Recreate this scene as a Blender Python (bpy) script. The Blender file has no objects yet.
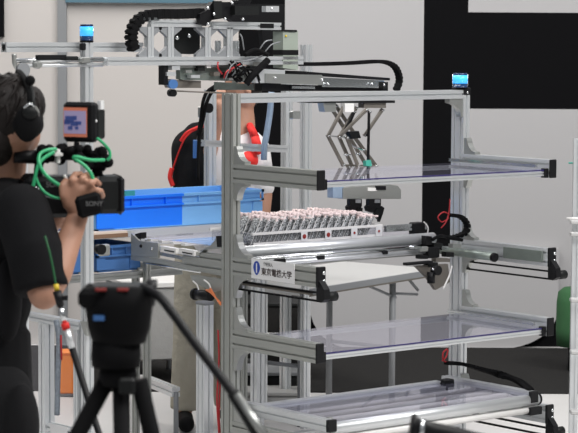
import bpy, math, random
from mathutils import Vector, Matrix, noise
random.seed(7)
COL = bpy.context.scene.collection
V = Vector
# ------------------------------------------------------------------ camera
CAMP = V((-5.6922, -7.3095, 1.94)); FPX = 2192.96
PITCH, ROLL, YAW = 0.0839, 0.0055, 0.6873
FW = V((math.sin(YAW)*math.cos(PITCH), math.cos(YAW)*math.cos(PITCH), -math.sin(PITCH)))
RT = V((math.cos(YAW), -math.sin(YAW), 0)); UP = RT.cross(FW)
R2 = RT*math.cos(ROLL)+UP*math.sin(ROLL); U2 = -RT*math.sin(ROLL)+UP*math.cos(ROLL)
FH = V((math.sin(YAW), math.cos(YAW), 0)); ZZ = V((0, 0, 1)); XX = V((1, 0, 0)); YY = V((0, 1, 0))
def at(px, py, x=None, y=None, z=None, d=None, w=None):
    """point of the place seen at (px,py): on plane x=, y=, z=, at depth d, or on the back wall w metres off"""
    r = FW+R2*((px-289)/FPX)-U2*((py-216.5)/FPX)
    if x is not None: t = (x-CAMP.x)/r.x
    elif y is not None: t = (y-CAMP.y)/r.y
    elif z is not None: t = (z-CAMP.z)/r.z
    elif w is not None: t = w/(r.dot(FH))
    else: t = d
    return CAMP+r*t
sc = bpy.context.scene
cam = bpy.data.cameras.new('camera'); co = bpy.data.objects.new('camera', cam); COL.objects.link(co)
cam.sensor_width = 36; cam.lens = 36*FPX/578; cam.clip_end = 100
m = Matrix((R2, U2, -FW)).transposed().to_4x4(); m.translation = CAMP; co.matrix_world = m
cam.dof.use_dof = True; cam.dof.focus_distance = 9.6; cam.dof.aperture_fstop = cam.lens/14
sc.camera = co

# ------------------------------------------------------------------ materials
def mat(name, col, rough=.5, metal=0., bump=0., bscale=200., var=0., vscale=8., spec=.5, emis=0.):
    m = bpy.data.materials.new(name); m.use_nodes = True
    nt = m.node_tree; b = nt.nodes['Principled BSDF']
    b.inputs['Base Color'].default_value = (*col, 1); b.inputs['Roughness'].default_value = rough
    b.inputs['Metallic'].default_value = metal; b.inputs['Specular IOR Level'].default_value = spec
    tc = nt.nodes.new('ShaderNodeTexCoord')
    n = nt.nodes.new('ShaderNodeTexNoise'); n.inputs['Scale'].default_value = vscale; n.inputs['Detail'].default_value = 4
    nt.links.new(tc.outputs['Object'], n.inputs['Vector'])
    mx = nt.nodes.new('ShaderNodeMix'); mx.data_type = 'RGBA'
    v = var or .04
    mx.inputs[6].default_value = (*[max(0, c*(1-v)) for c in col], 1); mx.inputs[7].default_value = (*[min(1, c*(1+v)) for c in col], 1)
    nt.links.new(n.outputs['Fac'], mx.inputs[0]); nt.links.new(mx.outputs[2], b.inputs['Base Color'])
    if bump:
        n2 = nt.nodes.new('ShaderNodeTexNoise'); n2.inputs['Scale'].default_value = bscale
        nt.links.new(tc.outputs['Object'], n2.inputs['Vector'])
        bp = nt.nodes.new('ShaderNodeBump'); bp.inputs['Strength'].default_value = bump; bp.inputs['Distance'].default_value = .002
        nt.links.new(n2.outputs['Fac'], bp.inputs['Height']); nt.links.new(bp.outputs['Normal'], b.inputs['Normal'])
    if emis:
        nt.links.new(mx.outputs[2], b.inputs['Emission Color']); b.inputs['Emission Strength'].default_value = emis
    return m
def clear(name, tint, ior=2.1, rough=.03, milk=.12, mcol=(.50, .50, .66)):
    m = bpy.data.materials.new(name); m.use_nodes = True; nt = m.node_tree; nt.nodes.clear()
    o = nt.nodes.new('ShaderNodeOutputMaterial'); mx = nt.nodes.new('ShaderNodeMixShader')
    t = nt.nodes.new('ShaderNodeBsdfTransparent'); t.inputs[0].default_value = (*tint, 1)
    g = nt.nodes.new('ShaderNodeBsdfGlossy'); g.inputs['Roughness'].default_value = rough; g.inputs[0].default_value = (.95, .94, 1, 1)
    fr = nt.nodes.new('ShaderNodeFresnel'); fr.inputs[0].default_value = ior
    nt.links.new(fr.outputs[0], mx.inputs[0]); nt.links.new(t.outputs[0], mx.inputs[1]); nt.links.new(g.outputs[0], mx.inputs[2])
    df = nt.nodes.new('ShaderNodeBsdfDiffuse'); df.inputs[0].default_value = (*mcol, 1)
    m2 = nt.nodes.new('ShaderNodeMixShader'); m2.inputs[0].default_value = milk
    nt.links.new(t.outputs[0], m2.inputs[1]); nt.links.new(df.outputs[0], m2.inputs[2]); nt.links.new(m2.outputs[0], mx.inputs[1])
    ge = nt.nodes.new('ShaderNodeNewGeometry'); m3 = nt.nodes.new('ShaderNodeMixShader'); t2 = nt.nodes.new('ShaderNodeBsdfTransparent')
    nt.links.new(ge.outputs['Backfacing'], m3.inputs[0]); nt.links.new(mx.outputs[0], m3.inputs[1]); nt.links.new(t2.outputs[0], m3.inputs[2])
    nt.links.new(m3.outputs[0], o.inputs[0]); return m
M = dict(
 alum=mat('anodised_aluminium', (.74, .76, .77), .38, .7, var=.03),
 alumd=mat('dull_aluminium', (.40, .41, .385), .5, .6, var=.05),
 chrome=mat('polished_steel', (.75, .77, .78), .16, 1.),
 steel=mat('brushed_steel', (.45, .46, .44), .35, .8, var=.08),
 greensteel=mat('greenish_steel', (.26, .30, .27), .4, .7, var=.15, vscale=40),
 bronze=mat('brown_grey_metal', (.17, .155, .135), .5, .4, var=.15),
 black=mat('black_plastic', (.006, .006, .007), .45, spec=.25),
 rubber=mat('black_rubber', (.005, .005, .0055), .8, spec=.12),
 dark=mat('dark_grey_plastic', (.011, .012, .012), .5, spec=.2),
 grey=mat('grey_plastic', (.22, .23, .24), .5),
 white=mat('white_plastic', (.78, .77, .75), .4),
 topgrey=mat('pale_table_laminate', (.52, .52, .51), .4),
 cream=mat('cream_board', (.68, .58, .50), .6, var=.08),
 brown=mat('brown_edging', (.22, .13, .08), .6),
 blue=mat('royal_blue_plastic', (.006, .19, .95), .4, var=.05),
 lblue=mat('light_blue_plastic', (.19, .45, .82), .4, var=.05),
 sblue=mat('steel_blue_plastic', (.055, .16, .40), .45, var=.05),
 gpanel=mat('sea_green_plastic', (.06, .38, .30), .5),
 lamp=mat('glowing_blue_lens', (.05, .42, .95), .3, emis=.95),
 navy=mat('dark_blue_lens', (.006, .03, .10), .2),
 skin=mat('skin', (.42, .22, .145), .55, var=.10, vscale=30),
 hair=mat('dark_hair', (.012, .009, .008), .6, spec=.25, bump=.6, bscale=300, var=.5, vscale=60),
 cloth=mat('black_cotton', (.009, .009, .010), .95, bump=.5, bscale=400, var=.25, spec=.15),
 pants=mat('black_twill', (.011, .011, .012), .95, bump=.5, bscale=300, spec=.2),
 khaki=mat('khaki_cotton', (.36, .335, .27), .9, bump=.5, bscale=90, var=.12),
 wcloth=mat('white_cotton', (.72, .70, .70), .9), red=mat('red_cloth', (.68, .02, .015), .7),
 dullred=mat('dull_red', (.28, .025, .02), .6), redw=mat('red_wire', (.40, .015, .02), .5), orwire=mat('orange_wire', (.75, .22, .08), .5), yellow=mat('yellow_plastic', (.7, .5, .03), .5),
 green=mat('green_cable', (.03, .40, .16), .4), dkgreen=mat('dark_green_cord', (.01, .10, .03), .6), orange=mat('orange_plastic', (.95, .25, .02), .5),
 dgreen=mat('dark_green_cloth', (.03, .11, .04), .9, bump=.5, bscale=80, var=.2),
 purple=mat('violet_film_edge', (.025, .018, .12), .4),
 duct=mat('bluish_clear_tube', (.24, .32, .43), .35, var=.2, vscale=30),
 boxgrey=mat('grey_green_paint', (.30, .34, .29), .5),
 sleeve=mat('segmented_sleeve', (.20, .23, .27), .5, var=.6, vscale=80),
 foil=mat('silver_foil', (.13, .145, .15), .4, .35, bump=1., bscale=150, var=1.0, vscale=190),
 pink=mat('pale_pink_film', (.82, .68, .66), .45, var=.2, vscale=70),
 ink=mat('dark_brown_ink', (.03, .015, .012), .6), lblue_ink=mat('blue_ink', (.01, .05, .35), .5), greyink=mat('grey_ink', (.16, .16, .16), .5),
 plate=mat('white_sign_plate', (.74, .74, .74), .4),
 wallw=mat('warm_white_partition', (.50, .475, .455), .85, var=.03, vscale=1.5),
 wallc=mat('cool_white_partition', (.42, .415, .42), .85, var=.03, vscale=1.5),
 wallk=mat('matt_black_partition', (.0045, .0045, .0052), .9, spec=.08), seam=mat('grey_partition_post', (.25, .26, .27), .5, .4),
 teal=mat('teal_fascia', (.07, .15, .20), .7),
 floor=mat('pale_floor', (.62, .61, .60), .45, var=.04), carpet=mat('charcoal_carpet', (.022, .0215, .021), .95, spec=.1, bump=1., bscale=150, var=.35, vscale=60),
 skirt=mat('grey_felt_cover', (.36, .36, .35), .95, bump=.6, bscale=90, var=.08, vscale=40),
 orangescr=mat('orange_screen_border', (.55, .17, .10), .4, emis=.25), lilac=mat('lilac_screen', (.30, .26, .42), .4, emis=.3), scrblue=mat('blue_screen_figure', (.05, .08, .26), .4, emis=.15),
 acr=clear('clear_acrylic', (.90, .90, .95)), pane=clear('clear_guard_pane', (.93, .94, .95), 1.4, .05, .02), film=clear('clear_tray_plastic', (.88, .89, .90), 1.4, .1, .10, (.7, .7, .7)))

nt = M['foil'].node_tree
for n_ in [n for n in nt.nodes if n.type == 'MIX']:
    cr = nt.nodes.new('ShaderNodeValToRGB'); cr.color_ramp.elements[0].position = .42; cr.color_ramp.elements[0].color = (.035, .04, .042, 1)
    cr.color_ramp.elements[1].position = .60; cr.color_ramp.elements[1].color = (.62, .64, .65, 1)
    nt.links.new(n_.inputs[0].links[0].from_socket, cr.inputs[0]); nt.links.new(cr.outputs[0], nt.nodes['Principled BSDF'].inputs['Base Color'])
nt = M['khaki'].node_tree
for n_ in nt.nodes:
    if n_.type == 'TEX_NOISE' and n_.inputs['Scale'].default_value > 50: n_.inputs['Scale'].default_value = 14; n_.inputs['Detail'].default_value = 3
for n_ in nt.nodes:
    if n_.type == 'BUMP': n_.inputs['Strength'].default_value = .8; n_.inputs['Distance'].default_value = .02
# ------------------------------------------------------------------ mesh builder
def frame(d):
    d = d.normalized(); a = ZZ if abs(d.z) < .9 else XX
    u = d.cross(a).normalized(); return u, d.cross(u).normalized()
class MB:
    def __init__(s): s.v = []; s.f = []; s.sm = []
    def add(s, vs, fs, smooth=False):
        n = len(s.v); s.v += [V(v) for v in vs]
        s.f += [[i+n for i in f] for f in fs]; s.sm += [smooth]*len(fs); return s
    def box(s, c, size, ax=None, bev=.0):
        ax = ax or (XX, YY, ZZ); c = V(c); h = [q/2 for q in size]
        b = min(bev, min(h)*.9)
        if b <= 0:
            vs = [c+ax[0]*(h[0]*i)+ax[1]*(h[1]*j)+ax[2]*(h[2]*k) for i in (-1, 1) for j in (-1, 1) for k in (-1, 1)]
            return s.add(vs, [(0, 1, 3, 2), (4, 6, 7, 5), (0, 4, 5, 1), (2, 3, 7, 6), (0, 2, 6, 4), (1, 5, 7, 3)])
        # chamfered box : octagon sections along axis 2
        rings = []
        for k, ins in ((-h[2], b), (-h[2]+b, 0), (h[2]-b, 0), (h[2], b)):
            X, Y = h[0]-ins, h[1]-ins; q = b if ins == 0 else b*.3
            rings.append([c+ax[0]*x+ax[1]*y+ax[2]*k for x, y in ((X-q, Y), (-X+q, Y), (-X, Y-q), (-X, -Y+q), (-X+q, -Y), (X-q, -Y), (X, -Y+q), (X, Y-q))])
        return s.loft(rings, smooth=False)
    def bx(s, a, b, bev=0.):
        a, b = V(a), V(b); return s.box((a+b)/2, [abs(q) for q in (b-a)], bev=bev)
    def loft(s, rings, smooth=True, closed=False):
        n = len(rings[0]); vs = [p for r in rings for p in r]; fs = []
        for i in range(len(rings)-1+(1 if closed else 0)):
            for j in range(n):
                a, b = i*n, ((i+1) % len(rings))*n
                fs.append((a+j, a+(j+1) % n, b+(j+1) % n, b+j))
        base = len(s.v); s.add(vs, fs, smooth)
        if not closed:
            s.f += [[base+j for j in range(n)][::-1], [base+(len(rings)-1)*n+j for j in range(n)]]; s.sm += [False, False]
        return s
    def prism(s, pts, thick):
        """pts: polygon in 3-D, thick: vector"""
        pts = [V(p) for p in pts]; t = V(thick); return s.loft([pts, [p+t for p in pts]], smooth=False)
    def cyl(s, a, b, r, r2=None, n=20):
        a, b = V(a), V(b); r2 = r if r2 is None else r2; u, w = frame(b-a)
        ring = lambda c, q: [c+u*(q*math.cos(2*math.pi*i/n))+w*(q*math.sin(2*math.pi*i/n)) for i in range(n)]
        return s.loft([ring(a, r), ring(b, r2)])
    def lathe(s, a, d, prof, n=24):
        d = V(d).normalized(); u, w = frame(d); a = V(a)
        return s.loft([[a+d*h+u*(q*math.cos(2*math.pi*i/n))+w*(q*math.sin(2*math.pi*i/n)) for i in range(n)] for h, q in prof])
    def tube(s, pts, r, n=8, sub=6):
        P = [V(p) for p in pts]
        if sub > 1 and len(P) > 2:
            Q = []
            for i in range(len(P)-1):
                p0, p1, p2, p3 = P[max(i-1, 0)], P[i], P[i+1], P[min(i+2, len(P)-1)]
                for k in range(sub):
                    t = k/sub
                    Q.append(.5*((2*p1)+(p2-p0)*t+(2*p0-5*p1+4*p2-p3)*t*t+(3*p1-p0-3*p2+p3)*t**3))
            P = Q+[P[-1]]
        rings = []; u = None
        for i, p in enumerate(P):
            d = (P[min(i+1, len(P)-1)]-P[max(i-1, 0)]).normalized()
            if u is None: u, w = frame(d)
            else:
                u = (u-d*u.dot(d)).normalized(); w = d.cross(u)
            q = r(i/(len(P)-1)) if callable(r) else r
            rings.append([p+u*(q*math.cos(2*math.pi*j/n))+w*(q*math.sin(2*math.pi*j/n)) for j in range(n)])
        return s.loft(rings)
    def ell(s, c, r, ax=None, n=16, m=10):
        ax = ax or (RT, FH, ZZ); c = V(c); r = (r, r, r) if isinstance(r, (int, float)) else r
        rings = []
        for i in range(m+1):
            th = -math.pi/2+math.pi*i/m; th = max(min(th, math.pi/2-.03), -math.pi/2+.03)
            rings.append([c+ax[0]*(r[0]*math.cos(th)*math.cos(2*math.pi*j/n))+ax[1]*(r[1]*math.cos(th)*math.sin(2*math.pi*j/n))+ax[2]*(r[2]*math.sin(th)) for j in range(n)])
        return s.loft(rings)
    def cap(s, a, b, r1, r2, n=16):
        s.ell(a, r1); s.ell(b, r2); return s.cyl(a, b, r1, r2, n) if (V(a)-V(b)).length > 1e-4 else s
    def chain(s, pts, rs):
        for i in range(len(pts)-1): s.cap(pts[i], pts[i+1], rs[i], rs[i+1])
        return s
    def ext(s, a, b, wdir, w, h):
        """T-slot profile from a to b, section w along wdir, h across"""
        a, b = V(a), V(b); d = (b-a).normalized(); u = V(wdir).normalized(); t = d.cross(u).normalized()
        pts = []; sw, sd = .0042, .008
        def side(L, f):
            k = max(1, round(L/.04)); out = [(-L/2, 0)]
            for i in range(k):
                c = -L/2+L*(i+.5)/k; g = sw if L/k > .03 else .003; dd = sd if L/k > .03 else .005
                out += [(c-g, 0), (c-g*.8, -dd), (c+g*.8, -dd), (c+g, 0)]
            return [f(x, y) for x, y in out]
        pts += side(w, lambda x, y: (x, -h/2-y)); pts += side(h, lambda x, y: (w/2+y, x))
        pts += side(w, lambda x, y: (-x, h/2+y)); pts += side(h, lambda x, y: (-w/2-y, -x))
        P = [u*x+t*y for x, y in pts]
        return s.loft([[a+p for p in P], [b+p for p in P]], smooth=False)
    def build(s, name, material, parent=None, label=None, mods=None):
        o0 = V((0, 0, 0)); p = parent
        while p is not None: o0 += p.location; p = p.parent
        me = bpy.data.meshes.new(name); me.from_pydata([v-o0 for v in s.v], [], s.f); me.validate()
        for i, p in enumerate(me.polygons):
            if i < len(s.sm): p.use_smooth = s.sm[i]
        me.materials.append(M[material] if isinstance(material, str) else material)
        import bmesh
        bm = bmesh.new(); bm.from_mesh(me); bmesh.ops.recalc_face_normals(bm, faces=bm.faces); bm.to_mesh(me); bm.free()
        o = bpy.data.objects.new(name, me); COL.objects.link(o); o.parent = parent
        if label: o['label'] = label
        return o
def thing(name, label, cat, loc, group=None):
    o = bpy.data.objects.new(name, None); COL.objects.link(o); o.location = V(loc); o.empty_display_size = .05
    o['label'] = label; o['category'] = cat
    if group: o['group'] = group
    return o
def single(mb, name, material, label, cat, group=None, loc=None):
    """a thing that is one mesh, origin at its base"""
    c = loc or V((sum(v.x for v in mb.v)/len(mb.v), sum(v.y for v in mb.v)/len(mb.v), min(v.z for v in mb.v)))
    mb.v = [v-V(c) for v in mb.v]; o = mb.build(name, material); o.location = c
    o['label'] = label; o['category'] = cat
    if group: o['group'] = group
    return o
def struct(mb, name, material):
    o = mb.build(name, material); o['kind'] = 'structure'; return o
def organic(o, voxel=.008, smooth=4):
    r = o.modifiers.new('r', 'REMESH'); r.mode = 'VOXEL'; r.voxel_size = voxel; r.use_smooth_shade = True
    s = o.modifiers.new('s', 'SMOOTH'); s.factor = .6; s.iterations = smooth; return o

# ------------------------------------------------------------------ setting
WD = 13.5
def wl(px, py, off=0.): return at(px, py, w=WD-off)
def wallrect(mb, x0, y0, x1, y1, off, th=.01):
    a, b, c, d = wl(x0, y1, off), wl(x1, y1, off), wl(x1, y0, off), wl(x0, y0, off)
    for p in (a, b, c, d): pass
    b.z = a.z; d.z = c.z
    return mb.prism([a, b, c, d], FH*th)
def quad_floor(mb, d0, d1, half, z, th):
    o = V((CAMP.x, CAMP.y, 0)); pts = [o+FH*d0-RT*half, o+FH*d0+RT*half, o+FH*d1+RT*half, o+FH*d1-RT*half]
    return mb.prism([p+ZZ*z for p in pts], -ZZ*th)
struct(quad_floor(MB(), -3, 18, 9, 0, .05), 'floor', 'floor')
single(quad_floor(MB(), 11.72, 13.42, 8, .006, .0055), 'carpet', 'carpet', 'charcoal carpet in front of the back wall', 'carpet')
BZ = .27
def wallslab(x0, x1, z0, z1, off, th, name, mt):
    a, b = wl(x0, 200, off), wl(x1, 200, off); pts = [V((a.x, a.y, z0)), V((b.x, b.y, z0)), V((b.x, b.y, z1)), V((a.x, a.y, z1))]
    return struct(MB().prism(pts, FH*th), name, mt)
wallslab(-520, 238, .0, 4.4, 0, .08, 'wall_left', 'wallw')
wallslab(284, 422, BZ, 4.4, 0, .08, 'wall_back', 'wallc')
wallslab(238, 284, 0, 4.4, 0, .08, 'wall_black', 'wallk')
zt, zb = wl(430, 12).z, wl(430, 108.5).z
wallslab(422, 466, .45, 4.4, 0, .08, 'trim_1', 'wallk')
wallslab(466, 1100, zb, zt, 0, .08, 'trim_2', 'wallk')
wallslab(466, 1100, BZ, zb, 0, .08, 'wall_right', 'wallc')
wallslab(466, 1100, zt, 4.4, 0, .08, 'wall_upper', 'wallc')
wallslab(422, 466, BZ, .45, 0, .08, 'wall_low', 'wallc')
wallslab(250, 1100, 0, BZ, -.02, .06, 'baseboard_back', 'wallk')
# rounded foot panel
z0 = wl(400, 347, .0).z; pts = []
xa, xb = 311, 560
def wp(px, z, off=.06):
    a = wl(px, 200, off); return V((a.x, a.y, z))
r = 42
for i in range(9):
    t = math.pi/2*i/8; pts.append(wp(xa+r-r*math.cos(t)*1., z0+.25-.25*math.sin(t)))
for i in range(9):
    t = math.pi/2*i/8; pts.append(wp(xb-r*1.4+r*1.4*math.sin(t), z0+.25-.25*math.cos(t)))
pts += [wp(xb, .62), wp(xa, .62)]
single(MB().prism([p for p in pts], FH*.05), 'rounded_panel', 'wallc', 'pale wall panel with rounded lower corners behind the rack', 'panel')
wallslab(58, 67, 0, 4.4, .04, .04, 'trim_3', 'seam')
wallslab(-2.5, 4.5, 1.9, 4.4, .04, .04, 'trim_4', 'wallk')
a = wl(60, 2.5)
wallslab(66, 213, a.z, 4.4, .05, .05, 'trim_5', 'teal')
# hall lights
def area(loc, sx, sy, e, target, col=(1, 1, 1)):
    l = bpy.data.lights.new('hall_light', 'AREA'); l.shape = 'RECTANGLE'; l.size = sx; l.size_y = sy; l.energy = e; l.color = col
    o = bpy.data.objects.new('hall_light', l); COL.objects.link(o); o.location = loc
    o.rotation_euler = (V(target)-V(loc)).to_track_quat('-Z', 'Y').to_euler()
base = V((CAMP.x, CAMP.y, 0))
area(base+FH*7+RT*4+ZZ*6.2, 3.5, 1.5, 430, V((.7, 0, .8)), (1, .98, .96))
area(base+FH*11.2-RT*2+ZZ*5.6, 7, 1.2, 330, base+FH*12.8-RT*.8+ZZ*1.0, (1, .97, .94))
area(base+FH*3+RT*1.+ZZ*6.0, 4, 2, 250, V((.5, 0, .8)), (1, .98, .96))
w = bpy.data.worlds.new('hall'); sc.world = w; w.use_nodes = True; nt = w.node_tree; bg = nt.nodes['Background']
tc = nt.nodes.new('ShaderNodeTexCoord'); sp = nt.nodes.new('ShaderNodeSeparateXYZ'); rp = nt.nodes.new('ShaderNodeValToRGB'); mr = nt.nodes.new('ShaderNodeMapRange')
nt.links.new(tc.outputs['Generated'], sp.inputs[0]); nt.links.new(sp.outputs['Z'], mr.inputs['Value'])
mr.inputs['From Min'].default_value = -1; mr.inputs['From Max'].default_value = 1
nt.links.new(mr.outputs[0], rp.inputs[0]); nt.links.new(rp.outputs[0], bg.inputs[0])
e = rp.color_ramp.elements; e[0].position = .3; e[0].color = (.30, .30, .30, 1); e[1].position = .8; e[1].color = (.88, .90, .95, 1)
x = e.new(.52); x.color = (.36, .37, .37, 1)
bg.inputs[1].default_value = .50
sc.view_settings.view_transform = 'Standard'; sc.view_settings.look = 'None'; sc.view_settings.gamma = 1; sc.view_settings.exposure = -0.22

# ------------------------------------------------------------------ front rack
LV, LU = 1.345, .555
def gusset(x0, x1, y, z, sy, sz, s=.095):
    """curved corner plate between a post face at y and an arm face at z"""
    pts = [(0, 0), (s, 0), (s, .012)]
    for i in range(1, 8):
        t = math.pi/2*i/8; pts.append((s-(s-.022)*math.sin(t)*1.0, .012+(s-.012)*(1-math.cos(t))))
    pts += [(.018, s), (0, s)]
    return MB().prism([(x0, y+sy*a, z+sz*b) for a, b in pts], (x1-x0, 0, 0))
rack = thing('shelf_rack', 'silver aluminium profile rack with cantilever shelf arms in the centre', 'rack', (.7, .04, 0))
for x in (.02, LV+.02):
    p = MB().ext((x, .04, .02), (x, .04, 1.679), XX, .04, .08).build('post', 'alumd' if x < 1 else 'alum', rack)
    MB().cyl((x, .04, 0), (x, .04, .02), .03).build('foot', 'black', rack)
MB().ext((.04, .02, 1.659), (LV, .02, 1.659), YY, .04, .04).build('top_beam', 'alum', rack)
MB().ext((.04, .02, .15), (LV, .02, .15), YY, .04, .08).build('bottom_beam', 'alum', rack)
LZ = {1: 1.383, 2: .988, 3: .677, 4: .283}
for lv, z in LZ.items():
    for x in (0, LV):
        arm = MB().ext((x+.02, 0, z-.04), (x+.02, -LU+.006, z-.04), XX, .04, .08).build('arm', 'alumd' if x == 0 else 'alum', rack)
        if lv in (1, 3): MB().bx((x-.0005, -LU-.002, z-.081), (x+.041, -LU+.008, z+.001), .003).build('end_cap', 'black', arm)
        for s_, zz in ((1, z), (-1, z-.08)):
            if lv == 4 and s_ < 0: continue
            MB(); gusset(x+.004, x+.036, 0, zz, -1, s_, .075 if (lv == 1 or x) else .095).build('corner_gusset', 'steel', rack)
# gusset under the top beam at the right post, and screw cap on top of post
pts = [(0, 0), (.085, 0), (.085, .012)]
for i in range(1, 8):
    t = math.pi/2*i/8; pts.append((.085-.065*math.sin(t), .012+.073*(1-math.cos(t))))
pts += [(.018, .085), (0, .085)]
for x0, s_ in ((LV, -1), (.04, 1)):
    if s_ < 0: MB().prism([(x0+s_*b, .004, 1.639-a) for a, b in pts], (0, .032, 0)).build('corner_gusset', 'steel', rack)
MB().bx((LV-.002, -.004, 1.655), (LV+.044, .084, 1.690), .004).build('post_cap', 'black', rack)
MB().ell((LV+.02, -.005, 1.667), (.006, .004, .006), (XX, YY, ZZ)).build('screw', 'chrome', rack)
# end brackets with pulleys on the belt levels
for lv in (2, 4):
    z = LZ[lv]
    for x in (0, LV):
        br = MB().bx((x-.002, -LU-.008, z-.082), (x+.042, -LU+.008, z+.004), .003)
        br.prism([(x+.004, -LU-.008, z-.05), (x+.004, -LU-.04, z-.085), (x+.004, -LU-.045, z-.125), (x+.004, -LU-.02, z-.14), (x+.004, -LU+.008, z-.13), (x+.004, -LU+.008, z-.05)], (.03, 0, 0))
        b = br.build('end_bracket', 'black', rack)
        MB().cyl((x+.034, -LU-.018, z-.118), (x+.085, -LU-.018, z-.118), .020).build('pulley', 'dark', b)
        for dz in (-.022, -.055): MB().ell((x+.030, -LU-.009, z+dz), (.008, .004, .008), (XX, YY, ZZ)).build('screw', 'chrome', b)
        MB().ell((x+.012, -LU-.014, z-.118), (.007, .006, .007), (XX, YY, ZZ)).build('screw', 'chrome', b)
        belt = MB()
        for dz in (.0, .034): belt.bx((x+.008, -LU-.01, z-.103-dz-.0025), (x+.030, -.02, z-.103-dz+.0025))
        belt.build('timing_belt', 'rubber', rack)
        if lv == 2 and x == 0: MB().cyl((x+.02, -.5, z-.112), (x+.02, -.04, z-.112), .006).build('drive_shaft', 'bronze', rack)
# cross rails carrying the acrylic sheets, front and back
for lv in (1, 3):
    z = LZ[lv]-.05
    for y in (-.525, .045):
        MB().ext((.045, y, z-.012), (LV-.003, y, z-.012), YY, .02, .02).build('cross_rail', 'alum', rack)
    for x in (.048, LV-.012):
        MB().bx((x-.006, -.545, z-.03), (x+.014, -.515, z+.012), .002).build('rail_clip', 'black', rack)
    MB().ext((LV-.03, .055, z+.022), (LV-.03, -.50, z+.022), XX, .018, .014).build('side_rail', 'chrome', rack)
for lv, lab in ((1, 'clear acrylic shelf sheet on the topmost arms, scissor arms above it'), (3, 'clear acrylic shelf sheet on the third arms, below the labelled arm')):
    z = LZ[lv]-.048
    t = thing('acrylic_shelf', lab, 'shelf', (.7, -.24, z), 'acrylic shelves of the rack')
    MB().bx((.05, -.532, z), (LV-.008, .06, z+.005)).build('sheet', 'acr', t)
    MB().bx((.05, -.5365, z-.001), (LV-.008, -.5325, z+.004)).build('film_edge', 'purple', t, label='dark violet front edge')
# label on the second left arm
sg = thing('university_sign', 'white plate with blue emblem and kanji on the left arm', 'sign', (-.004, -.3, .92))
ya, yb = at(252, 270, x=0).y, at(295, 270, x=0).y
MB().bx((-.004, yb, .910), (-.0005, ya, .993)).build('plate', 'plate', sg)
def text(s_, size, y, z, mt, name, x=-.0048):
    c = bpy.data.curves.new(name, 'FONT'); c.body = s_; c.size = size; c.extrude = .0003; c.offset = .0004
    o = bpy.data.objects.new(name, c); COL.objects.link(o); bpy.context.view_layer.update()
    me = bpy.data.meshes.new_from_object(o.evaluated_get(bpy.context.evaluated_depsgraph_get()))
    bpy.data.objects.remove(o); me.materials.clear(); me.materials.append(M[mt])
    rot = Matrix(((0, 0, -1), (-1, 0, 0), (0, 1, 0))).to_4x4(); rot.translation = V((x, y, z))-sg.location
    me.transform(rot); q = bpy.data.objects.new(name, me); COL.objects.link(q); q.parent = sg; return q
L = ya-yb
text('東京電機大学', L*.118, ya-L*.24, .932, 'ink', 'lettering'); text('学校法人', L*.055, ya-L*.29, .970, 'greyink', 'small_lettering')
pts = []
for i in range(14):
    t = 2*math.pi*i/14; yy = math.cos(t)*.023; zz = math.sin(t)*.03; pts.append((-.0048, ya-L*.13-yy*(1-.35*max(0, -math.sin(t))), .955+zz))
e1 = MB().prism(pts, (.0006, 0, 0)).build('emblem', 'lblue_ink', sg)
MB().bx((-.0054, ya-L*.13-.0035, .935), (-.0049, ya-L*.13+.0035, .975)).build('emblem_stripe', 'plate', e1)

# ------------------------------------------------------------------ sliding carriages (levels 2 and 4)
def carriage(z, yoff, label, front, nm='sliding_carriage', tubes=True):
    t = thing(nm, label, 'carriage', (.7, yoff-.3, z), 'sliding carriages of the rack')
    for x in (.083, 1.262):
        r_ = MB().ext((x, yoff, z-.02), (x, yoff-front, z-.02), XX, .036, .05).build('side_rail', 'alum', t)
        MB().bx((x-.022, yoff-front-.014, z-.045), (x+.024, yoff-front+.006, z+.006), .003).build('end_cap', 'black', r_)
    return t
c4 = carriage(.352, .02, 'silver sliding carriage with clear tray on the lowest arms', .57)
for y, zz in ((-.07, .345), (-.105, .325)): MB().ext((.1, y, zz), (1.14, y, zz), YY, .03, .022).build('cross_rail', 'alum', c4)
MB().bx((1.14, -.115, .315), (1.20, -.065, .362), .004).build('rail_cap', 'black', c4)
MB().bx((.1, -.54, .340), (1.244, -.06, .344)).build('tray_sheet', 'acr', c4)
MB().bx((.1, -.50, .300), (1.244, -.10, .305)).build('belt', 'skirt', c4)
for y, r_ in ((-.20, .012), (-.30, .012), (-.40, .012)): MB().cyl((.1, y, .322), (1.244, y, .322), r_).build('cross_rod', 'white', c4)
MB().cyl((.1, -.535, .317), (1.30, -.535, .317), .026).build('front_tube', 'alum', c4)
MB().cyl((.1, -.535, .272), (1.30, -.535, .272), .016).build('lower_tube', 'white', c4)
MB().bx((1.24, -.56, .25), (1.315, -.50, .285), .003).build('tube_bracket', 'black', c4)
MB().ell((1.31, -.535, .317), (.008, .028, .028), (XX, YY, ZZ)).build('tube_plug', 'black', c4)
# gusset standing on the front left corner of carriage
gusset(.10, .12, -.52, .33, 1, 1, .03).build('corner_gusset', 'steel', c4)

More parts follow.
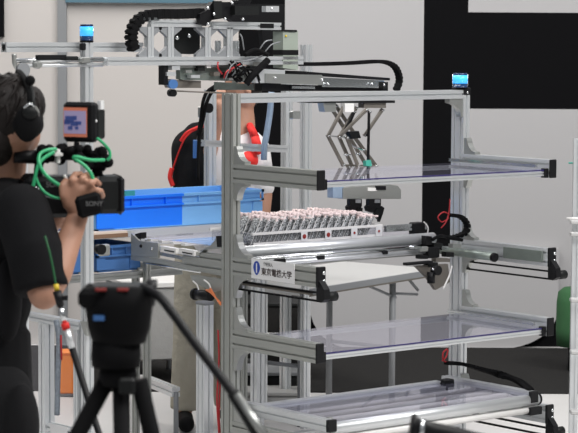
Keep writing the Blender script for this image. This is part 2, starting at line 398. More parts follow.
c2 = thing('sliding_carriage', 'silver sliding carriage with tubes pushed back on the second arms', 'carriage', (.7, .1, 1.0), 'sliding carriages of the rack')
MB().cyl((.05, .0, 1.003), (1.16, .0, 1.003), .027, n=28).build('front_tube', 'alum', c2)
MB().cyl((.05, -.045, .975), (1.13, -.045, .975), .012).build('cross_rod', 'chrome', c2)
MB().cyl((.05, -.05, .952), (1.10, -.05, .952), .010).build('cross_rod', 'alum', c2)
MB().bx((.05, -.04, .935), (1.15, .02, .945)).build('base_strip', 'steel', c2)
for a_, b_ in ((.18, .24), (.42, .46), (.80, .83)): MB().bx((a_, -.062, .955), (b_, -.052, .97)).build('slide_block', 'black', c2)
MB().bx((.05, .03, 1.012), (1.2, .74, 1.017)).build('tray_sheet', 'acr', c2)
for k in range(4): MB().bx((.045, .40+k*.085, 1.0), (1.2, .43+k*.085, 1.011)).build('white_slat', 'white', c2)
MB().ext((.05, .75, .99), (1.2, .75, .99), YY, .02, .03).build('rear_rail', 'alum', c2)
MB().ext((.92, .06, 1.055), (1.17, .06, 1.055), YY, .02, .03).build('upper_rail', 'chrome', c2)
p0 = at(417, 229, y=.06); MB().box(p0, (.062, .05, .062), bev=.004).build('rail_cap', 'black', c2)
MB().tube([at(424, 222, y=.02), at(428, 228, y=.02), at(427, 240, y=.02), at(433, 248, y=.02)], .003).build('cable', 'white', c2)
# drive unit at the right end of the second carriage
dv = thing('drive_unit', 'black and green linear drive on the right second arm', 'machine part', (1.2, -.05, .9))
pa = at(441, 250, x=1.322); pb = at(493, 257, x=1.322)
MB().cyl(pa, pb, .019).build('ball_screw_cover', 'greensteel', dv); MB().cyl(pb, pb+V((0, -.015, -.002)), .021).build('collar', 'black', dv)
MB().bx((1.335, -.52, .925), (1.344, -.28, .975)).build('side_plate', 'greensteel', dv)
MB().box(at(430, 252, y=-.05), (.07, .06, .05), bev=.004).build('carriage_block', 'black', dv)
MB().box(at(421, 249, y=-.05), (.05, .05, .025), bev=.004).build('guide_block', 'steel', dv)
MB().box(at(418, 263, y=-.1), (.16, .03, .012), bev=.002).build('mount_flange', 'black', dv)
MB().prism([at(416, 266, y=-.1), at(448, 264, y=-.1), at(450, 282, y=-.1), at(436, 290, y=-.1), at(428, 278, y=-.1)], (0, .02, 0)).build('mount_plate', 'bronze', dv)
MB().cyl(at(434, 270, y=-.13), at(434, 270, y=-.13)+V((0, -.03, 0)), .022).build('motor', 'black', dv)
MB().cyl(at(431, 272, y=-.13), at(431, 283, y=-.13), .018).build('motor_body', 'black', dv)
MB().ell(at(433, 269, y=-.165), .006).build('screw', 'chrome', dv)
for k, (x_, y_, w_, h_, m_) in enumerate(((426, 236, 6, 9, 'black'), (434, 243, 9, 5, 'dark'), (442, 246, 7, 4, 'chrome'), (446, 252, 8, 5, 'black'), (420, 255, 8, 4, 'black'), (414, 246, 8, 3, 'chrome'), (453, 244, 8, 4, 'steel'), (436, 258, 14, 4, 'bronze'), (428, 262, 10, 5, 'dark'))):
    MB().prism([at(x_, y_, y=-.07-.004*k), at(x_+w_, y_+.5, y=-.07-.004*k), at(x_+w_, y_+h_, y=-.07-.004*k), at(x_, y_+h_, y=-.07-.004*k)], (0, .03, 0)).build('bracket_piece', m_, dv)
MB().tube([at(432, 240, y=-.08), at(440, 236, y=-.09), at(450, 238, y=-.06), at(462, 240, y=-.04)], .008).build('cable', 'rubber', dv)
MB().tube([at(452, 266, y=-.12), at(449, 276, y=-.12), at(443, 289, y=-.12)], .004).build('cable', 'white', dv)

def chain_guide(pts, w, h, name, label, axis=YY, n=1.0):
    """cable chain: countable links as one moving strip"""
    mb = MB(); P = [V(p) for p in pts]; Q = []
    for i in range(len(P)-1):
        p0, p1, p2, p3 = P[max(i-1, 0)], P[i], P[i+1], P[min(i+2, len(P)-1)]
        k = max(2, int((p2-p1).length/(h*n)))
        for j in range(k):
            t = j/k; Q.append(.5*((2*p1)+(p2-p0)*t+(2*p0-5*p1+4*p2-p3)*t*t+(3*p1-p0-3*p2+p3)*t**3))
    Q.append(P[-1])
    for i in range(len(Q)-1):
        d = (Q[i+1]-Q[i]); l = d.length; d.normalize(); a = (axis-d*axis.dot(d)).normalized(); u = d.cross(a)
        mb.box((Q[i]+Q[i+1])/2, (l*.98, w, h), (d, a, u)); mb.box((Q[i]+Q[i+1])/2, (l*.45, w*1.06, h*1.22), (d, a, u))
    return single(mb, name, 'rubber', label, 'cable chain', 'black cable chains of the machine')
chain_guide([at(424, 238, y=.06), at(440, 238, y=.05), at(455, 237, y=.0), at(466, 232, y=-.03), at(467, 224, y=-.03), at(461, 217, y=-.02), at(450, 215, y=-.02)], .03, .014, 'cable_chain', 'black cable chain looping around the right post at the second arms')
chain_guide([at(446, 363, y=-.02), at(462, 364, y=-.03), at(480, 369, y=-.1), at(505, 376, y=-.25), at(520, 382, y=-.4), at(531, 391, y=-.53)], .03, .014, 'cable_chain', 'black cable chain sagging to the lowest right arm')
def wires(pl, r, name, mt, label, grp=None):
    mb = MB()
    for pts in pl: mb.tube(pts, r, n=6)
    return single(mb, name, mt, label, 'wire', grp)
wires([[at(450, 199, y=-.01), at(449, 212, y=-.01), at(446, 222, y=-.02), at(441, 228, y=-.01)], [at(451, 216, y=-.01), at(444, 212, y=-.03), at(438, 217, y=-.04), at(442, 222, y=-.03), at(449, 218, y=-.01)]], .003, 'red_wire', 'redw', 'looped red wire beside the right post above the second arms', 'wires')
wires([[at(447, 349, y=-.01), at(443, 353, y=-.02), at(444, 361, y=-.02), at(452, 362, y=-.01)], [at(448, 350, y=-.01), at(446, 357, y=-.03), at(442, 361, y=-.02)]], .004, 'red_wire', 'redw', 'red wire bundle beside the right post above the lowest arms', 'wires')
wires([[at(218, 330, y=.1), at(219, 360, y=.1), at(217, 400, y=.1), at(219, 433, y=.1)], [at(221, 370, y=.1), at(219, 410, y=.1), at(220, 433, y=.1)]], .004, 'red_wire', 'redw', 'red wires running down behind the left rack post', 'wires')

# ------------------------------------------------------------------ signal lamps
def lampthing(c, r, h, label):
    t = thing('signal_lamp', label, 'lamp', c, 'blue signal lamps'); c = V(c)
    MB().lathe(c, ZZ, [(0, r*1.05), (h*.06, r*1.05), (h*.08, r*.98), (h*.28, r*.96)]).build('base', 'navy', t)
    MB().lathe(c, ZZ, [(h*.28, r), (h*.86, r)]).build('lens', 'lamp', t)
    MB().lathe(c, ZZ, [(h*.86, r*.98), (h*.97, r*.98), (h, r*.9)]).build('cap', 'navy', t)
    ed = MB()
    for a_ in (-1, 1): ed.cyl(c+RT*(r*1.03*a_)+ZZ*h*.1, c+RT*(r*1.03*a_)+ZZ*h*.9, r*.045)
    ed.build('rim_rods', 'chrome', t)
lampthing((LV-.005, .02, 1.690), .034, .066, 'glowing blue signal lamp on top of the right rack post')

# ------------------------------------------------------------------ rear gantry frame
gf = thing('robot_gantry', 'tall aluminium gantry behind the rack carrying the robot', 'frame', (0, .32, 0))
PA, PB = -.537, .630
def post(x, y, z1, par, w=.04, z0=0.02, mt='alum', d=.04):
    MB().ext((x, y, z0), (x, y, z1), XX, w, d).build('post', mt, par)
post(PA+.01, .32, 1.892, gf); pB = at(305.7, 150, y=1.17); post(pB.x, 1.17, 1.878, gf, .045, d=.043)
MB().ext((-.905, .36, 1.872), (1.15, .36, 1.872), YY, .04, .04)
MB().ext((-.905, .362, 1.872), (-.22, .362, 1.872), YY, .04, .04).build('top_beam', 'alum', gf)
st = MB()
for k in range(8):
    t = math.pi*k/4; st.prism([V((-.907, .362, 1.872))+YY*(.017*math.cos(t+s_))*q+ZZ*(.017*math.sin(t+s_))*q for s_, q in ((-.35, .5), (0, 1), (.35, .5))], (.003, 0, 0))
st.ell((-.906, .362, 1.872), (.003, .012, .012), (XX, YY, ZZ)); st.build('beam_end_slots', 'black', gf)
MB().ext((-.46, .28, 1.814), (.60, .28, 1.814), YY, .04, .036).build('lower_beam', 'alum', gf)
MB().cyl((-.89, .30, 1.818), (-.46, .30, 1.822), .010).build('guide_rod', 'chrome', gf)
MB().cyl((-.87, .30, 1.798), (-.46, .30, 1.800), .008).build('guide_rod', 'alum', gf)
MB().bx((-.80, .27, 1.824), (-.66, .29, 1.842), .002).build('slide_rail', 'black', gf)
MB().bx((-.67, .27, 1.818), (-.60, .30, 1.836), .004).build('slide_block', 'dark', gf)
MB().bx((-.58, .27, 1.808), (-.54, .31, 1.832), .004).build('slide_block', 'steel', gf)
p = at(37, 65, y=.28); MB().box(p, (.035, .03, .03), bev=.008).cyl(p, p+V((0, -.02, 0)), .012).build('rod_clamp', 'steel', gf)
MB().tube([(-.895, .30, 1.845), (-.89, .30, 1.80), (-.86, .30, 1.775), (-.83, .30, 1.77)], .010).build('rod_hook', 'steel', gf)
post(-.845, .32, 1.785, gf, .035, d=.035)
MB().cyl(at(22, 70, y=.29), at(22, 70, y=.29)+V((0, -.015, 0)), .03).build('knob', 'grey', gf)
# small post cap & lamp
MB().bx((PA-.012, .298, 1.892), (PA+.032, .342, 1.900), .003).build('post_cap', 'black', gf)
MB().bx((PA-.035, .29, 1.86), (PA-.011, .31, 1.89), .004).build('connector', 'black', gf)
lampthing((PA+.01, .32, 1.900), .0275, .068, 'glowing blue signal lamp on top of the left gantry post')
# upper small frame
MB().ext((-.235, .28, 1.975), (.035, .28, 1.975), YY, .03, .032).build('upper_beam', 'alum', gf)
MB().ext((.095, .28, 1.968), (.475, .28, 1.965), YY, .03, .032).build('upper_beam', 'alum', gf)
MB().bx((.355, .262, 1.957), (.43, .266, 1.977)).build('rail_stop', 'black', gf)
for px in (149, 169, 206, 228):
    a = at(px, 40, y=.28); MB().ext((a.x, .28, 1.832), (a.x, .28, 1.959), XX, .03, .03).build('short_post', 'alum', gf)
    for s_ in (-1, 1):
        for top in (0, 1):
            z = 1.959 if top else 1.832; zz = -1 if top else 1
            q = .045; MB().prism([(a.x+s_*.015, .27, z), (a.x+s_*(.015+q), .27, z), (a.x+s_*(.015+q), .27, z+zz*.01), (a.x+s_*.027, .27, z+zz*(q-.012)), (a.x+s_*.015, .27, z+zz*q)], (0, .02, 0)).build('corner_gusset', 'grey', gf)
# extra dim rods behind the short posts
for px in (188, 195, 218, 236):
    a = at(px, 40, y=.42); MB().ext((a.x, .42, 1.84), (a.x, .42, 1.90), XX, .02, .02).build('rear_post', 'alum', gf)
# back posts
for px, y, z1, w_ in ((286.5, 1.25, 1.72, .042),):
    a = at(px, 150, y=y); MB().ext((a.x, y, .02), (a.x, y, z1), XX, w_, w_).build('rear_post', 'alum', gf)
for px in (208, ):
    a = at(px-4, 310, y=.3); MB().ext((a.x+.02, .32, .02), (a.x+.02, .32, .745), XX, .05, .06).build('support_post', 'alum', gf)
    MB().bx((a.x-.01, .285, .745), (a.x+.05, .355, .76), .005).build('support_cap', 'grey', gf)
a = at(257.5, 350, y=.8); MB().ext((a.x, .8, .02), (a.x, .8, .97), XX, .045, .05).build('support_post', 'alum', gf)
a = at(243, 350, y=.5); MB().ext((a.x, .5, .02), (a.x, .5, .97), XX, .03, .03).build('support_post', 'alumd', gf)
MB().ext(at(238, 147, y=.75), at(286, 149, y=.99), ZZ, .035, .03).build('cross_beam', 'alum', gf)
MB().ext(at(203, 143, y=.62), at(222, 144, y=.62), ZZ, .03, .03).build('cross_beam', 'alum', gf)
MB().ext((PA+.03, .32, .06), (PB, .32, .06), YY, .04, .04).build('floor_beam', 'alum', gf)
p = at(202, 112, y=.6); MB().box(p, (.03, .03, .05), bev=.004).build('sensor', 'steel', gf); MB().cyl(at(207, 108, y=.58), at(207, 108, y=.58)+V((0, -.02, 0)), .022).build('dial', 'black', gf)
p = at(295, 115, y=.29); MB().box(p, (.045, .03, .035), bev=.003).build('clamp_block', 'steel', gf)

# duct (bluish)
wires([[at(271.5, 92, y=.8), at(270, 112, y=.8), at(267, 132, y=.8), at(264.5, 146, y=.8), at(264, 160, y=.8)]], .015, 'cable_sleeve', 'duct', 'bluish translucent cable sleeve hanging behind the left rack post')
wires([[at(215, 86, y=.55), at(207, 92, y=.55), at(203, 102, y=.55), at(201, 118, y=.55), at(198, 135, y=.55)], [at(222, 84, y=.55), at(212, 92, y=.55), at(206, 105, y=.55), at(203, 120, y=.55), at(199, 140, y=.55), at(198, 180, y=.55)]], .008, 'black_cable', 'rubber', 'pair of black cables hanging beside the rear post')

# ------------------------------------------------------------------ robot on gantry
rb = thing('gantry_robot', 'black and silver linear robot drive on the gantry beams', 'machine', (0.1, .28, 1.80))
def P(px, py, y=.28): return at(px, py, y=y)
def plate(pts, y, th, name, mt, par=rb): return MB().prism([at(a, b, y=y) for a, b in pts], (0, th, 0)).build(name, mt, par)
plate([(172, 30), (176, 26), (196, 26), (200, 30), (200, 50), (194, 54), (178, 54), (172, 49)], .34, .05, 'motor_housing', 'dark')
for a, b in ((189, 36), (177, 38)): MB().ell(P(a, b, .335), .010).build('bolt', 'chrome', rb)
plate([(200, 14), (206, 11), (211, 4), (213, 2), (232, 2), (232, 17), (212, 20), (206, 26), (200, 24)], .24, .03, 'carrier_plate', 'black')
plate([(214, 1), (222, 1), (222, 18), (214, 18)], .225, .012, 'bracket', 'dark')
plate([(228, 4), (284, 4), (284, 50), (264, 50), (262, 30), (240, 28), (228, 18)], .46, .03, 'back_plate', 'black')
plate([(235, 6), (259, 6), (259, 15), (235, 15)], .21, .06, 'servo_drive', 'dark')
plate([(266, 6), (279, 6), (279, 12), (266, 12)], .26, .03, 'nose_block', 'alum')
plate([(236, 0), (252, 0), (250, 4), (238, 4)], .25, .03, 'cable_clamp', 'black')
for a, b in ((208, 8), (208, 24), (214, 14), (243, 19), (272, 9), (225, 19), (232, 3)): MB().ell(P(a, b, .215), .007).build('bolt', 'chrome', rb)
ch = []
chain_guide([P(134, 50), P(131, 40), P(132, 30), P(137, 21), P(146, 15.5), P(160, 14), P(180, 14), P(203, 13)], .04, .035, 'cable_chain', 'thick black cable chain curving over the left end of the gantry')
MB().box(P(150, 19, .27), (.08, .02, .012)).build('glint_strip', 'chrome', rb)
# lower trolley under beam
plate([(164, 63), (168, 63), (168, 85), (164, 85)], .27, .04, 'end_plate', 'black')
plate([(168, 64), (240, 64), (240, 68), (168, 68)], .29, .06, 'top_rail', 'steel')
plate([(180, 66), (188, 63), (230, 66), (236, 81), (184, 80), (180, 79)], .30, .03, 'trolley_plate', 'greensteel')
plate([(168, 79), (201, 81), (201, 88), (172, 88)], .31, .05, 'lower_block', 'bronze')
for k, (x_, y_, w_, h_, m_) in enumerate(((186, 70, 6, 3, 'steel'), (198, 66, 7, 5, 'dark'), (207, 64, 4, 4, 'white'), (211, 64, 4, 3, 'chrome'), (214, 72, 6, 4, 'bronze'), (191, 75, 9, 3, 'alum'), (172, 66, 8, 4, 'alum'), (224, 72, 8, 6, 'dark'), (233, 74, 5, 6, 'white'), (244, 72, 6, 8, 'steel'), (250, 66, 14, 3, 'dark'), (254, 62, 10, 4, 'steel'))):
    plate([(x_, y_), (x_+w_, y_), (x_+w_, y_+h_), (x_, y_+h_)], .275-.002*k, .03, 'small_block', m_)
plate([(236, 66), (252, 66), (252, 82), (236, 83)], .32, .03, 'clamp_plate', 'steel')
plate([(167, 72), (176, 72), (176, 76), (167, 76)], .26, .04, 'hinge', 'alum')
MB().cyl(P(171, 84, .28), P(171, 84, .28)+V((-.008, -.03, 0)), .020).build('blue_knob', 'sblue', rb, label='blue knob')
MB().cyl(P(174, 93, .27), P(174, 93, .27)+V((.0, .03, 0)), .016).build('black_knob', 'black', rb)
MB().cyl(P(176, 91, .27), P(236, 93.5, .27), .0035).build('pull_rod', 'bronze', rb)
plate([(218, 82), (254, 84), (254, 90), (218, 90)], .36, .03, 'lower_plate', 'greensteel')
wm = MB()
for k in range(9):
    a = random.uniform(228, 244); b = random.uniform(60, 68); c = random.uniform(212, 238)
    wm.tube([P(a, b, .25), P(a+5, b+6, .22), P(c+18, b+12+random.uniform(-4, 4), .24), P(c+22, 82+random.uniform(-4, 2), .25)], random.uniform(.003, .006), n=6)
wm.build('cable_bundle', 'rubber', rb)
wm = MB()
for x0, y0, x1, y1 in ((236, 62, 225, 80), (246, 66, 232, 76), (244, 50, 240, 34), (258, 52, 272, 40), (262, 56, 280, 42)):
    wm.tube([P(x0, y0, .24), P((x0+x1)/2, (y0+y1)/2-4, .22), P(x1, y1, .24)], .003, n=6)
wm.tube([P(236, 62, .24), P(250, 60, .22), P(262, 56, .24)], .004, n=6); wm.build('thin_wires', 'grey', rb)
wm = MB()
for x0, y0, x1, y1 in ((232, 67, 224, 78), (240, 64, 229, 73), (218, 62, 222, 74)): wm.tube([P(x0, y0, .235), P((x0+x1)/2-2, (y0+y1)/2, .22), P(x1, y1, .235)], .0035, n=6)
wm.build('red_wires', 'redw', rb)
MB().tube([P(268, 60, .22), P(262, 66, .22), P(252, 76, .22), P(246, 84, .23)], .016).build('thick_cable', 'rubber', rb)
MB().tube([P(245, 55, .22), P(255, 50, .22), P(268, 55, .22)], .01).build('thick_cable', 'rubber', rb)
plate([(254, 71), (266, 69), (285, 70), (285, 83), (256, 83)], .25, .04, 'mount_block', 'alum')
# grey motor box and arm slide
mb_ = thing('motor_box', 'grey green motor box standing at the right end of the gantry robot', 'motor', P(290, 69))
plate([(283, 31), (298, 31), (298, 70), (283, 68)], .26, .07, 'housing', 'boxgrey', mb_)
plate([(282.6, 50), (298.4, 50), (298.4, 55), (282.6, 55)], .258, .075, 'black_band', 'black', mb_)
plate([(283, 29.5), (297, 30), (297, 32), (283, 31.5)], .255, .08, 'lid', 'dark', mb_)
MB().ell(P(286, 36, .257), .005).build('status_light', 'yellow', mb_)
sl = thing('slide_arm', 'silver telescopic slide reaching right above the rack top beam', 'linear slide', P(320, 90))
def P2(px, py): return at(px, py, y=.26)
plate([(266, 73.5), (322, 75), (324, 80), (322, 85), (266, 83)], .24, .03, 'outer_slide', 'steel', sl)
plate([(322, 77.5), (384, 80.5), (386, 88), (322, 87)], .25, .03, 'inner_slide', 'chrome', sl)
plate([(266, 70), (300, 71), (390, 78), (390, 80.5), (300, 75), (266, 74)], .28, .05, 'top_cover', 'black', sl)
plate([(262, 83.5), (322, 85.5), (388, 88.5), (388, 91), (262, 91)], .27, .05, 'under_rail', 'black', sl)
plate([(292, 86), (315, 86.5), (315, 89), (292, 88.5)], .245, .02, 'bright_strip', 'chrome', sl)
for a, b in ((322, 80), (328, 84), (372, 84), (384, 85), (275, 78)): MB().ell(P(a, b, .237), .007).build('bolt', 'chrome', sl)
plate([(383, 82), (388, 82), (388, 89), (383, 89)], .235, .03, 'end_stop', 'dark', sl)
chain_guide([P(298, 64), P(320, 64), P(350, 63), P(375, 61.5), P(387, 62.5), P(395, 67), P(399, 76), P(399, 83), P(396, 90)], .035, .014, 'cable_chain', 'black cable chain arching right above the rack top beam')

# scissor lift
sc_ = thing('scissor_arm', 'grey scissor linkage hanging above the top acrylic shelf', 'robot arm', P(345, 100))
plate([(311, 101), (395, 100.5), (395, 103), (311, 103)], .24, .10, 'mount_rail', 'black', sc_)
plate([(323, 103), (336, 103), (336, 112), (325, 112)], .25, .04, 'left_block', 'steel', sc_)
plate([(345, 103.5), (354, 103.5), (354, 112), (345, 112)], .22, .03, 'white_block', 'white', sc_)
plate([(364, 103), (386, 103), (386, 108), (364, 108)], .25, .04, 'right_block', 'bronze', sc_)
def link(p, q, y, w=.0185, mt='bronze'):
    a, b = at(*p, y=y), at(*q, y=y); d = (b-a); l = d.length; d.normalize(); u = d.cross(YY)
    o = MB().box((a+b)/2, (l+.012, .010, w), (d, YY, u), bev=.003).build('link', mt, sc_)
    for c in (a, b): MB().cyl(c-YY*.012, c+YY*.012, .005, n=10).build('pin', 'chrome', o)
    return o
for p_, q_, y in (((344, 106), (328, 136), .24), ((356, 108), (340, 136), .27), ((330, 106), (344, 128), .29), ((336, 106), (356, 136), .32), ((366, 110), (339, 137), .235),
                  ((328, 136), (343, 165), .25), ((339, 137), (352, 166), .27), ((344, 128), (366, 165), .29), ((352, 134), (376, 166), .31), ((347, 138), (358, 166), .235), ((382, 110), (365, 135), .27)):
    link(p_, q_, y)
link((369, 112), (368, 168), .25, .014, 'black'); link((354, 112), (347, 128), .255, .018, 'black')
link((328, 136), (346, 137), .245, .006, 'steel'); link((350, 145), (363, 150), .245, .006, 'chrome'); link((343, 165), (376, 166), .26, .008, 'bronze'); link((346, 155), (358, 154), .245, .005, 'chrome')
plate([(350, 132), (359, 131), (361, 138), (352, 139)], .23, .03, 'centre_joint', 'dark', sc_)
plate([(366, 161), (371, 160), (372, 166), (366, 166)], .225, .02, 'green_tag', 'gpanel', sc_)
for px in (347, 356, 365, 373): MB().cyl(at(px, 165, y=.3), at(px+6, 186, y=.3), .007).build('lower_rod', 'bronze', sc_)
gp = thing('gripper_head', 'grey gripper head with two black fingers under the top acrylic shelf', 'gripper', P(366, 228))
plate([(343, 188), (368, 186), (388, 184), (398, 186), (401, 190), (401, 199), (343, 199)], .24, .07, 'body_plate', 'steel', gp)
plate([(333, 187), (344, 187), (344, 198), (333, 198)], .245, .04, 'sensor_block', 'duct', gp)
plate([(376, 186), (386, 186), (386, 190), (376, 190)], .235, .02, 'controller', 'black', gp)
plate([(368, 187.5), (377, 188), (377, 191), (368, 191)], .236, .02, 'connector', 'white', gp)
for x0 in (349, 368):
    f_ = plate([(x0+1, 199), (x0+13, 199), (x0+13, 206), (x0+12, 208), (x0+8, 208), (x0+5, 213), (x0, 211), (x0-1, 207), (x0+1, 205)], .23, .022, 'finger', 'black', gp)
    plate([(x0+7, 199.5), (x0+12, 199.5), (x0+12, 203), (x0+7, 203)], .225, .02, 'finger_insert', 'grey', f_)
    plate([(x0+9, 207), (x0+14, 208), (x0+13, 214), (x0+10, 219), (x0+7, 214)], .235, .015, 'finger_tip', 'dark', f_)
plate([(356, 216), (366, 214), (367, 224), (370, 224), (370, 228), (357, 228)], .20, .03, 'jaw', 'black', gp)
plate([(382, 206), (384.5, 208), (383, 214), (380, 222), (379, 216)], .24, .02, 'cable_loop', 'black', gp)

# ------------------------------------------------------------------ tray of packets
tx0, tx1, ty0, ty1, tz = .165, .90, .075, .36, 1.020
tr = thing('packet_tray', 'clear white rimmed tray holding the silver packets', 'tray', (.49, .22, tz))
tm = MB().bx((tx0, ty0, tz), (tx1, ty1, tz+.004)); tm.build('base', 'film', tr)
MB().bx((tx0, ty0-.003, tz+.004), (tx1, ty0, tz+.05)).bx((tx0, ty1, tz+.004), (tx1, ty1+.003, tz+.05)).bx((tx0-.003, ty0, tz+.004), (tx0, ty1, tz+.05)).bx((tx1, ty0, tz+.004), (tx1+.003, ty1, tz+.05)).build('walls', 'film', tr)
MB().bx((tx0-.008, ty0-.012, tz+.045), (tx1+.008, ty0-.002, tz+.056)).bx((tx0-.008, ty1+.002, tz+.045), (tx1+.008, ty1+.012, tz+.056)).bx((tx1+.002, ty0, tz+.045), (tx1+.01, ty1, tz+.056)).build('rim', 'white', tr)
MB().bx((tx0, ty0-.010, tz+.002), (tx1+.006, ty0-.004, tz+.012)).build('lower_rail', 'white', tr)
for px in (304, 328, 354, 378.5):
    a = at(px, 236 if px < 340 else 232, y=ty0-.012); f_ = MB().bx((a.x-.018, ty0-.0145, tz+.004), (a.x+.018, ty0-.0125, tz+.05)).build('tag', 'plate', tr)
    MB().cyl((a.x, ty0-.0165, tz+.026), (a.x, ty0-.0145, tz+.026), .010 if px < 340 else .006, n=16).build('red_mark', 'dullred', f_)
def packet():
    t = thing('packet', 'x', 'packet', (0, 0, 0), 'silver packets in the clear tray')
    k = .042; rings = []
    for i in range(7):
        h = i/6; z = h*.104; sx = z*.58; wx = .0225*(1-.35*abs(h-.4)); wy = .037*(1-.15*h)
        rings.append([V((sx+wx*math.cos(2*math.pi*j/12)*(1+.12*math.sin(3*j+i*2)), wy*math.sin(2*math.pi*j/12)*(1+.06*math.sin(5*j+i)), z)) for j in range(12)])
    MB().loft(rings).build('pouch', 'foil', t)
    e_ = MB(); e_.prism([(-.021, -.037, .0), (-.0188, -.037, .0), (.0420, -.035, .102), (.0400, -.035, .102)], (0, .003, 0)); e_.build('seam', 'white', t)
    c = MB()
    for j in range(7):
        a = j*1.3; x_, y_, z_ = .062+.012*math.cos(a*2), (j-3)*.011, .106+.004*math.sin(a*3)
        ax_ = V((math.cos(a), .3*math.sin(a*2), .5*math.sin(a))).normalized(); ay_ = ax_.cross(V((.2, .3, 1))).normalized()
        c.box((x_, y_, z_), (.026, .014, .010), (ax_, ay_, ax_.cross(ay_)), bev=.003)
    c.build('pink_top', 'pink', t)
    return t
proto = packet(); first = True
rows = [(ty0+.042, 'front'), (ty0+.125, 'middle'), (ty0+.208, 'back')]
N = 17; ordn = ['leftmost', 'second', 'third', 'fourth', 'fifth', 'sixth', 'seventh', 'eighth', 'ninth', 'tenth', 'eleventh', 'twelfth', 'thirteenth', 'fourteenth', 'fifteenth', 'sixteenth', 'rightmost']
for y, rn in rows:
    for i in range(N):
        if first: o = proto; first = False
        else:
            o = proto.copy(); COL.objects.link(o)
            for chd in [c for c in proto.children]:
                d = chd.copy(); COL.objects.link(d); d.parent = o
        o.location = (tx0+.018+i*(tx1-tx0-.092)/(N-1)+random.uniform(-.003, .003), y+random.uniform(-.002, .002), tz+.005)
        o.rotation_euler = (0, random.uniform(-.05, .05), random.uniform(-.06, .06)); k = random.uniform(.92, 1.06) if i < 14 else random.uniform(.8, .92); o.scale = (k, 1, k)
        o['label'] = 'silver packet, %s%s in the %s row of the clear tray' % (ordn[i], '' if i in (0, N-1) else ' from left', rn)

# ------------------------------------------------------------------ transfer conveyor and blue trays
cv = thing('transfer_conveyor', 'roller conveyor bed carrying the long blue crate behind the rack', 'conveyor', (.2, 1.0, .9))
BZc = 1.048
for y in (.765, 1.09): MB().bx((-.52, y, BZc-.035), (1.1, y+.025, BZc-.002)).build('side_frame', 'alum', cv)
for k in range(4): MB().cyl((-.51, .83+k*.075, BZc-.018), (1.09, .83+k*.075, BZc-.018), .016, n=14).build('roller', 'white', cv)
a_ = at(131, 235, y=.75).x-.02
MB().bx((-.52, .750, BZc-.012), (a_, .81, BZc-.001)).build('cream_strip', 'cream', cv, label='cream coloured board')
MB().bx((-.52, .745, BZc-.030), (a_, .750, BZc-.012)).build('brown_edge', 'brown', cv, label='brown edge strip')
for x, y in ((-.45, 1.10), (1.05, .78), (1.05, 1.10)): MB().ext((x, y, .02), (x, y, BZc-.03), XX, .03, .03).build('leg', 'alum', cv)
a = at(209.5, 150, y=1.14); MB().ext((a.x, 1.135, .9), (a.x, 1.135, 1.66), XX, .044, .042).build('back_post', 'alum', cv)
def crate(x0, x1, y0, y1, z0, h, mt, name, label, grp, ribs=7, split=None, mt2=None):
    t = thing(name, label, 'crate', ((x0+x1)/2, (y0+y1)/2, z0), grp); th = .004; d = .014
    MB().bx((x0+d, y0+d, z0), (x1-d, y1-d, z0+.005)).build('base', mt, t)
    w = MB().bx((x0+d, y1-d-th, z0), (x1-d, y1-d, z0+h)).bx((x0+d, y0+d, z0), (x0+d+th, y1-d, z0+h)).bx((x1-d-th, y0+d, z0), (x1-d, y1-d, z0+h))
    for zz, hh in ((z0+h-.012, .012), (z0+h-.052, .008)): w.bx((x0, y1-d, zz), (x1, y1, zz+hh)).bx((x0, y0, zz), (x0+d, y1, zz+hh)).bx((x1-d, y0, zz), (x1, y1, zz+hh))
    for i in range(4):
        y = y0+.003+(y1-y0-.009)*i/3; w.bx((x0+.002, y, z0+h-.052), (x0+d, y+.004, z0+h))
    w.build('walls', mt, t)
    def front(a, b, m_, nm, lab):
        f = MB().bx((max(a, x0+d), y0+d, z0), (min(b, x1-d), y0+d+th, z0+h))
        for zz, hh in ((z0+h-.012, .012), (z0+h-.052, .008)): f.bx((a, y0, zz), (b, y0+d, zz+hh))
        for i in range(ribs+1):
            x = x0+.003+(x1-x0-.009)*i/ribs
            if a <= x < b-.004: f.bx((x, y0+.002, z0+h-.052), (x+.004, y0+d, z0+h))
        for xa_, xb_, hz in ((x0+.004, x0+.05, .62), (x0+.05, x0+.10, .45), (x1-.06, x1-.004, .62)):
            if a <= xa_ and xb_ <= b: f.bx((xa_, y0+.007, z0+.01), (xb_, y0+d, z0+h*hz))
        f.build(nm, m_, t, label=lab)
    if split:
        front(x0, split, mt2, 'front_wall', 'royal blue left half of the front'); front(split, x1, mt, 'front_wall', 'light blue right half of the front')
    else: front(x0, x1, mt, 'front_wall', None)
    return t
CY = .775
pr0 = at(97, 232, y=CY); pr1 = at(184, 230, y=CY); pr2 = at(264, 224, y=CY)
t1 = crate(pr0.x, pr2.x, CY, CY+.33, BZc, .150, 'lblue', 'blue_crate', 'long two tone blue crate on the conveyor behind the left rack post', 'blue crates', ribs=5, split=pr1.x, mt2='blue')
ya_ = CY+.305
g0, g1 = at(117, 190, y=ya_), at(135, 190, y=ya_)
MB().bx((g0.x, ya_, BZc+.03), (g1.x, ya_+.005, BZc+.147)).build('green_liner', 'gpanel', t1, label='sea green inner panel')
